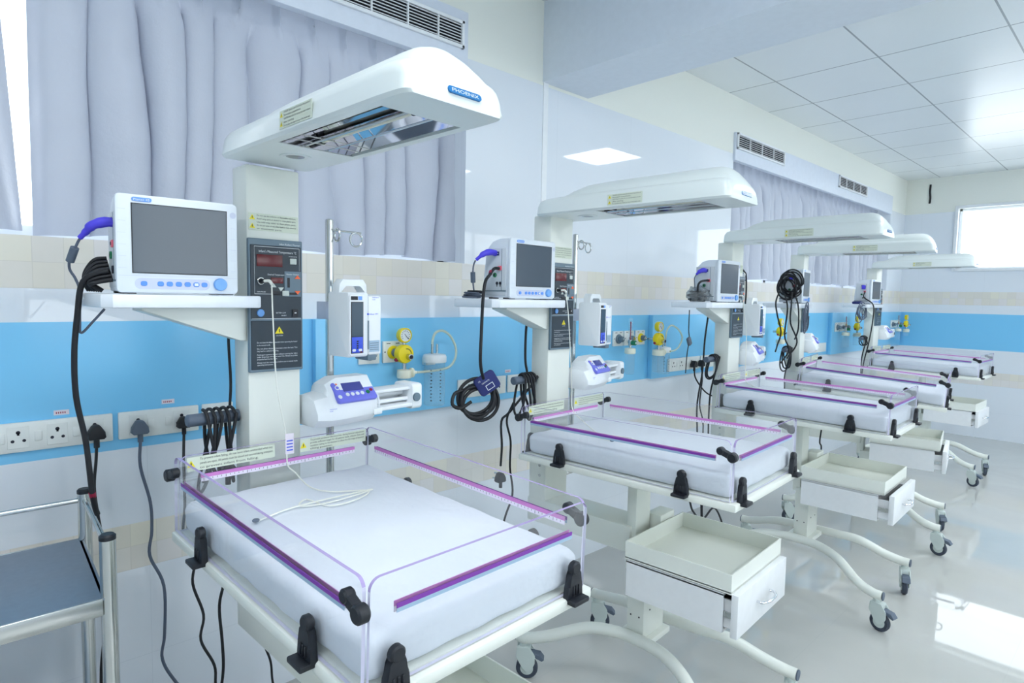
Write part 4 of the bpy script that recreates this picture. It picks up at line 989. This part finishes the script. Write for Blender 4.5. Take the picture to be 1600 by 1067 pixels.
wrap(2, -.13, -.09, 2, .10, 'black mains cord hung over the push handle of the middle warmer', [(-.07, -.11, .95), (-.075, -.115, .8), (-.08, -.1, .6), (-.1, -.1, .3), (-.1, -.05, .02)], .0045, 'rubber', None, 3)
wrap(3, -.16, -.10, 3, .12, 'black mains cord on the push handle of the fourth warmer', [(-.07, -.13, .95), (-.07, -.12, .85), (-.07, -.12, .62)], .0045, 'rubber', None, 4)
wrap(4, -.15, -.10, 2, .06, 'black mains cord on the push handle of the farthest warmer', [(-.07, -.11, .95), (-.075, -.1, .8), (-.08, -.1, .5)], .005, 'rubber', None, 6)
# oximeter lead, pressure hose and cuff of the second warmer
q = T(1, -.05, -.325, 1.57)
t, o = cord('oximeter_lead', 'grey lead with indigo plug in the side of the second monitor', 'lead', [(.475, 1.395, 1.555), (.47, 1.39, 1.535), (.465, 1.392, 1.50), (.46, 1.40, 1.46), (.455, 1.41, 1.435), (.44, 1.42, 1.428)], .0028, 'gcord', group='grey oximeter leads')
p = MB('indigo'); p.tube([tuple(Vector(a)-o) for a in (T(1, -.045, -.318, 1.583), T(1, -.045, -.345, 1.585), T(1, -.05, -.372, 1.578), (.475, 1.397, 1.556))], .009, 0, 12, 4, [.011, .012, .010, .006]); p.build('plug', t)
p = MB('slate'); p.tube([tuple(Vector(a)-o) for a in ((.466, 1.391, 1.513), (.461, 1.397, 1.478))], .0085, 0, 12, 0); p.build('ferrite_bead', t)
t, o = cord('pressure_hose', 'black hose from the second monitor hanging down to the blue cuff', 'hose', [T(1, -.021, -.324, 1.529), T(1, -.025, -.345, 1.527), T(1, -.005, -.385, 1.505), T(1, .018, -.43, 1.478), T(1, .022, -.444, 1.415), T(1, .02, -.447, 1.308), T(1, .02, -.45, 1.222), T(1, .005, -.43, 1.18), T(1, -.02, -.395, 1.145)], .0055, seg=10)
p = MB('darkred'); p.tube([tuple(Vector(a)-o) for a in (T(1, -.018, -.369, 1.516), T(1, -.008, -.381, 1.507))], .0066, 0, 10, 0); p.build('band', t)
pts = []
for i in range(4*12+1):
    a = 2*pi*i/12; k = i/12
    pts.append((.475+.012*math.sin(k*2.2)+.02*math.sin(a), 1.425+(.062+.006*math.sin(k*3))*math.sin(a)-.006*k, 1.062+(.058+.01*math.cos(k*2))*math.cos(a)-.012*math.sin(k*1.7)))
pts += [(.46, 1.36, 1.10), (.455, 1.325, 1.09), (.46, 1.312, 1.055), (.47, 1.34, 1.04), (.48, 1.38, 1.06)]
t, o = cord('cuff_hose', 'black hose coiled under the dark blue cuff', 'hose', pts, .0062, seg=10, sm=4)
cf = MB('navy', 'ltext'); cu_ = Matrix.Translation((.505, 1.43, 1.125)) @ Matrix.Rotation(math.radians(-25), 4, 'Z') @ Matrix.Rotation(math.radians(32), 4, 'X'); cf.X = cu_
cf.prism(rrect(.082, .070, .012, 4), 'x', -.008, .008, 0, .004); cf.text('CE', (.0086, -.028, .018), .008, 1).text('NEONATE', (.0086, -.02, .006), .007, 1, width=.032).box(.008, .0086, -.012, .018, -.024, -.004, 1); cf.box(.0082, .0089, -.010, .016, -.022, -.006, 0)
tag(cf.build('pressure_cuff'), 'dark blue blood pressure cuff hanging below the second monitor shelf', 'cuff')
# loose leads on the shelves
def coil(b, c, r, n, label, m='gcord', w=.0035, flat='z', jit=.3, seed=1, group='coiled leads', squash=1.):
    rr = random.Random(seed); pts = []
    for i in range(n*10+1):
        a = 2*pi*i/10; k = i/10; q = r*(1+jit*math.sin(math.floor(k)*2.3+seed+.6*math.sin(a))*.5)
        u, v, h = q*math.cos(a)+r*jit*.45*math.sin(k*1.37+seed), (q*math.sin(a)+r*jit*.45*math.cos(k*1.13+seed))*squash, w*2*math.sin(k*1.7+seed)+(w*.8*k if flat == 'z' else w*.5*k)
        pts.append(T(b, c[0]+u, c[1]+v, c[2]+abs(h)) if flat == 'z' else T(b, c[0]+u*.5+h*.3, c[1]-abs(h), c[2]+v) if flat == 'y' else T(b, c[0]+h, c[1]+u, c[2]+v))
    return cord('coiled_lead', label, 'lead', pts, w, m, group, 7, 4)
coil(1, (-.105, -.372, 1.4255), .03, 5, 'grey lead coiled on the left end of the second warmer shelf', seed=2, squash=.9)
coil(1, (-.10, -.368, 1.438), .024, 3, 'thin black lead lying on the grey coil of the second shelf', 'rubber', .003, seed=5)
coil(2, (-.03, -.375, 1.4285), .036, 7, 'black cable coiled in a plastic bag on the middle warmer shelf', 'rubber', .006, seed=3)
bag = MB('bag'); bm_ = bmesh.new(); bmesh.ops.create_icosphere(bm_, subdivisions=3, radius=1); r_ = random.Random(3)
for v in bm_.verts:
    n_ = 1+.16*math.sin(v.co.x*7+1)*math.sin(v.co.y*6)+.1*math.sin(v.co.z*13+v.co.x*9)
    v.co = (v.co.x*.055*n_, v.co.y*.062*n_, max(-.034, v.co.z*.042*n_)+.034)
bag.bm(bm_); o = bag.build('plastic_bag'); o.matrix_world = WM(2) @ Matrix.Translation((-.03, -.377, 1.4225)); tag(o, 'crumpled clear plastic bag round a black cable on the middle warmer shelf', 'bag')
cord('lead', 'thin lead with a clip hanging from the middle warmer shelf', 'lead', [T(2, -.06, -.40, 1.38), T(2, -.06, -.40, 1.28), T(2, -.055, -.40, 1.235), T(2, -.058, -.412, 1.15), T(2, -.06, -.415, 1.06)], .0026, group='loose leads')
ck = MB('slate'); ck.X = Matrix.Translation(T(2, -.055, -.40, 1.222)) @ Matrix.Rotation(.5, 4, 'X'); ck.box(-.008, .008, -.014, .014, -.022, .022, bev=.006); tag(ck.build('lead_clip'), 'dark clip on the thin lead below the middle warmer shelf', 'clip')
t, o = cord('oximeter_lead', 'grey lead with indigo plug in the side of the middle monitor', 'lead', [T(2, -.05, -.362, 1.56), T(2, -.055, -.37, 1.54), T(2, -.05, -.375, 1.51), T(2, -.04, -.385, 1.475)], .0028, 'gcord', group='grey oximeter leads')
p = MB('indigo'); p.tube([tuple(Vector(a)-o) for a in (T(2, -.02, -.323, 1.58), T(2, -.02, -.345, 1.582), T(2, -.035, -.358, 1.575), T(2, -.05, -.362, 1.56))], .009, 0, 12, 4, [.011, .012, .010, .006]); p.build('plug', t)
cord('pressure_hose', 'short black hose bent from the middle monitor into the bagged cable', 'hose', [T(2, .0, -.326, 1.53), T(2, -.0, -.35, 1.53), T(2, -.0, -.41, 1.522), T(2, -.005, -.425, 1.50), T(2, -.01, -.415, 1.46)], .0055, seg=10)
# plugs and cords between the second and the middle warmer
t, o = cord('power_cord', 'black mains cord curving from the left plug towards the middle warmer column', 'power cord', [(.064, 3.595, .985), (.065, 3.62, .92), (.10, 3.69, .83), (.14, 3.78, .79), (.18, 3.86, .78)], .0048, group='mains cords'); plug(t, o, (.063, 3.595, 1.018))
t, o = cord('power_cord', 'dark mains cord dropping straight from the plug nearest the middle push handle', 'power cord', [(.064, 3.69, .985), (.065, 3.70, .9), (.06, 3.69, .74), (.08, 3.71, .6), (.08, 3.70, .3), (.12, 3.66, .006)], .0045, group='mains cords'); plug(t, o, (.063, 3.69, 1.018))
cord('lead', 'black lead hanging behind the middle warmer, left of its column', 'lead', [T(2, -.09, -.13, 1.385), T(2, -.10, -.145, 1.22), T(2, -.11, -.14, 1.04), T(2, -.12, -.165, .86), T(2, -.12, -.15, .68), T(2, -.13, -.14, .4)], .0048, group='loose leads')
t, o = cord('power_cord', 'black mains cord hung over the bag hook of the middle warmer, plug at its end', 'power cord', [T(2, -.092, .262, 1.615), T(2, -.088, .283, 1.60), T(2, -.083, .296, 1.58), T(2, -.08, .30, 1.50), T(2, -.08, .298, 1.40), T(2, -.078, .292, 1.33), T(2, -.08, .285, 1.29)], .005, group='mains cords'); plug(t, o, T(2, -.08, .282, 1.275), s=1.0)
cord('lead', 'black leads sagging under the cot of the second warmer', 'lead', [T(1, .42, .22, .842), T(1, .42, .30, .66), T(1, .42, .34, .60), T(1, .42, .42, .55), T(1, .42, .52, .575), T(1, .42, .60, .50), T(1, .42, .62, .44)], .004, group='loose leads')
cord('lead', 'black leads dangling under the cot of the middle warmer', 'lead', [T(2, .42, .18, .842), T(2, .40, .20, .70), T(2, .40, .23, .66), T(2, .40, .22, .58), T(2, .40, .25, .50)], .004, group='loose leads')
# fourth warmer: leads coiled over the monitor side, tails dangling
coil(3, (-.02, -.345, 1.53), .105, 9, 'thick coil of black leads hung on the side of the fourth monitor', 'rubber', .0048, 'y', .6, 4, squash=.62)
for i, pts in enumerate(([(-.06, -.40, 1.50), (-.07, -.445, 1.43), (-.06, -.44, 1.35), (-.05, -.37, 1.24), (-.06, -.40, 1.16), (-.06, -.44, 1.12)], [(-.03, -.41, 1.48), (.0, -.45, 1.39), (-.02, -.40, 1.22), (.0, -.36, 1.13), (-.03, -.42, 1.05)],
                         [(.01, -.40, 1.49), (.02, -.445, 1.41), (.015, -.42, 1.30), (.04, -.34, 1.18), (.0, -.40, 1.08)], [(.03, -.40, 1.47), (.06, -.445, 1.40), (.07, -.46, 1.28), (.05, -.42, 1.22), (.03, -.36, 1.20)])):
    cord('lead', 'black leads dangling below the fourth warmer shelf', 'lead', [T(3, *p) for p in pts], .0048, group='dangling black leads')
coil(3, (.078, -.33, 1.335), .045, 4, 'grey lead looped over the front edge of the fourth warmer shelf', 'gcord', .0032, 'x', .5, 7, squash=1.6)
q = MB('indigo'); q.ball(T(3, -.01, -.352, 1.58), .013, sc=(1, 1, 1.3)); tag(q.build('lead_plug'), 'indigo lead plug inside the black coil on the fourth monitor', 'plug')
# fifth warmer
coil(4, (.015, -.46, 1.35), .085, 5, 'grey and black lead coiled over the shelf end of the farthest warmer', 'gcord', .004, 'x', .5, 3, squash=.75)
cfb = MB('navy'); cfb.X = WM(4) @ Matrix.Translation((-.05, -.365, 1.434)) @ Matrix.Rotation(.3, 4, 'Z'); cfb.box(-.04, .04, -.045, .045, -.0125, .012, bev=.011); tag(cfb.build('pressure_cuff'), 'dark blue cuff lying on the shelf of the farthest warmer', 'cuff')
q = MB('indigo', 'pink'); q.X = WM(4); q.box(-.03, .0, -.345, -.33, 1.55, 1.585, 0, .005); tag(q.build('lead_plug'), 'indigo lead plug in the side of the farthest monitor', 'plug')
cord('lead', 'black lead from the farthest monitor hanging past the yellow regulator', 'lead', [T(4, -.0, -.345, 1.53), T(4, .0, -.36, 1.48), T(4, .07, -.35, 1.42), T(4, .07, -.33, 1.30), T(4, .04, -.30, 1.1), T(4, .0, -.28, .9), T(4, -.02, -.26, .7)], .005, group='loose leads')

# ------------------------------------------------------------------ temperature probes: lead from the control panel to the mattress
def probe(b, drop, lie, label, tagged=False):
    zt = .95
    t = thing('temperature_probe', label, 'temperature probe', 'cream skin probe leads', Matrix.Translation(T(b, .0225, -.0414, 1.458)))
    o = t.matrix_world.translation.copy()
    def Lc(p): return tuple(Vector(T(b, *p))-o)
    q = MB('black', 'probe'); q.tube([Lc((.0200, -.0414, 1.458)), Lc((.034, -.0405, 1.458))], .0055, 0, 12, 0); q.tube([Lc((.034, -.0405, 1.458)), Lc((.046, -.034, 1.458)), Lc((.05, -.029, 1.45))], .004, 1, 10); q.build('connector', t)
    q = MB('probe'); q.tube([Lc(p) for p in [(.048, -.029, 1.452)]+drop+[tuple(TILT(b) @ Vector((p[0], p[1], p[2]+.0035))) for p in lie]], .0018, 0, 7, 5); q.build('lead', t)
    q = MB('gcord'); e = TILT(b) @ Vector(lie[-1]); q.ball(Lc((e[0], e[1], e[2]+.0065)), .0075, sc=(1, 1, .55)); q.build('sensor', t)
    if tagged:
        q = MB('tape', 'pumpblue'); q.X = Matrix.Translation(Vector(T(b, .062, -.004, 1.05))-o); q.box(-.0006, .0006, .0, .022, -.026, .026, 0)
        for z in (-.018, -.01, -.002, .006): q.box(.0006, .0009, .003, .019, z, z+.003, 1)
        q.build('lead_tag', t)
    return t
probe(0, [(.056, -.03, 1.36), (.056, -.022, 1.2), (.058, .0, 1.07), (.064, .0, 1.0)], [(.095, .005, .968), (.17, .005, .951), (.23, .03, .9495), (.275, .10, .9495), (.31, .05, .9495), (.31, -.02, .9495), (.24, -.04, .9495), (.27, -.07, .9495), (.29, -.01, .9495), (.28, .11, .951), (.275, .04, .952), (.27, -.09, .950), (.295, -.18, .949)],
      'cream probe lead trailing from the nearest control panel across the mattress', True)
probe(1, [(.056, -.02, 1.36), (.056, .0, 1.2), (.058, .01, 1.08), (.062, .012, 1.0)], [(.10, .02, .962), (.24, -.08, .9495), (.33, -.14, .9495), (.40, -.12, .9495), (.38, -.07, .9495), (.30, -.09, .9495), (.27, -.14, .9495), (.36, -.16, .9495)], 'cream probe lead hanging from the control panel of the second warmer')
probe(2, [(.056, -.02, 1.36), (.056, .02, 1.25), (.058, .02, 1.08), (.062, .022, 1.0)], [(.10, .02, .965), (.22, -.05, .951), (.30, -.09, .951), (.28, -.02, .951)], 'cream probe lead hanging from the control panel of the middle warmer')

# ------------------------------------------------------------------ stainless trolley at the left
def trolley():
    t = thing('steel_trolley', 'stainless steel trolley with grey shelf at the left edge, beside the nearest warmer', 'trolley', None, Matrix.Translation((.39, -.05, 0)))
    P = [(-.20, .338), (.20, .318), (-.20, -.40), (.20, -.42)]
    for x, y in P:
        q = MB('steel', 'black'); q.cyl((x, y, 0), .016, .09, .893, 'z', 0, 20).cyl((x, y, 0), .0165, .886, .902, 'z', 1, 20, .004); q.build('post', t)
        q = MB('caster', 'tyre'); q.cyl((x, y, 0), .012, .06, .092, 'z', 0, 14).cyl((x, y, .035), .035, -.012, .012, 'y', 1, 24, .004); q.build('caster', t)
    for z in (.765, .255):
        q = MB('bsteel', 'steel')
        q.prism([(-.212, -.41), (.212, -.43), (.212, .314), (-.212, .334)], 'z', z-.004, z, 0)
        q.box(.208, .213, -.43, .305, z-.038, z+.001, 1, .002).box(-.213, -.208, -.41, .325, z-.038, z+.001, 1, .002)
        q.prism([(-.2, .324), (.2, .304), (.2, .309), (-.2, .329)], 'z', z-.038, z+.0, 1); q.prism([(-.2, -.41), (.2, -.43), (.2, -.425), (-.2, -.405)], 'z', z-.038, z, 1)
        q.build('shelf', t)
    for a, b, z in ((0, 2, .872), (0, 1, .872), (2, 3, .872)):
        q = MB('steel'); q.tube([(*P[a], z), (*P[b], z)], .0065, 0, 12, 0); q.build('rail', t)
trolley()
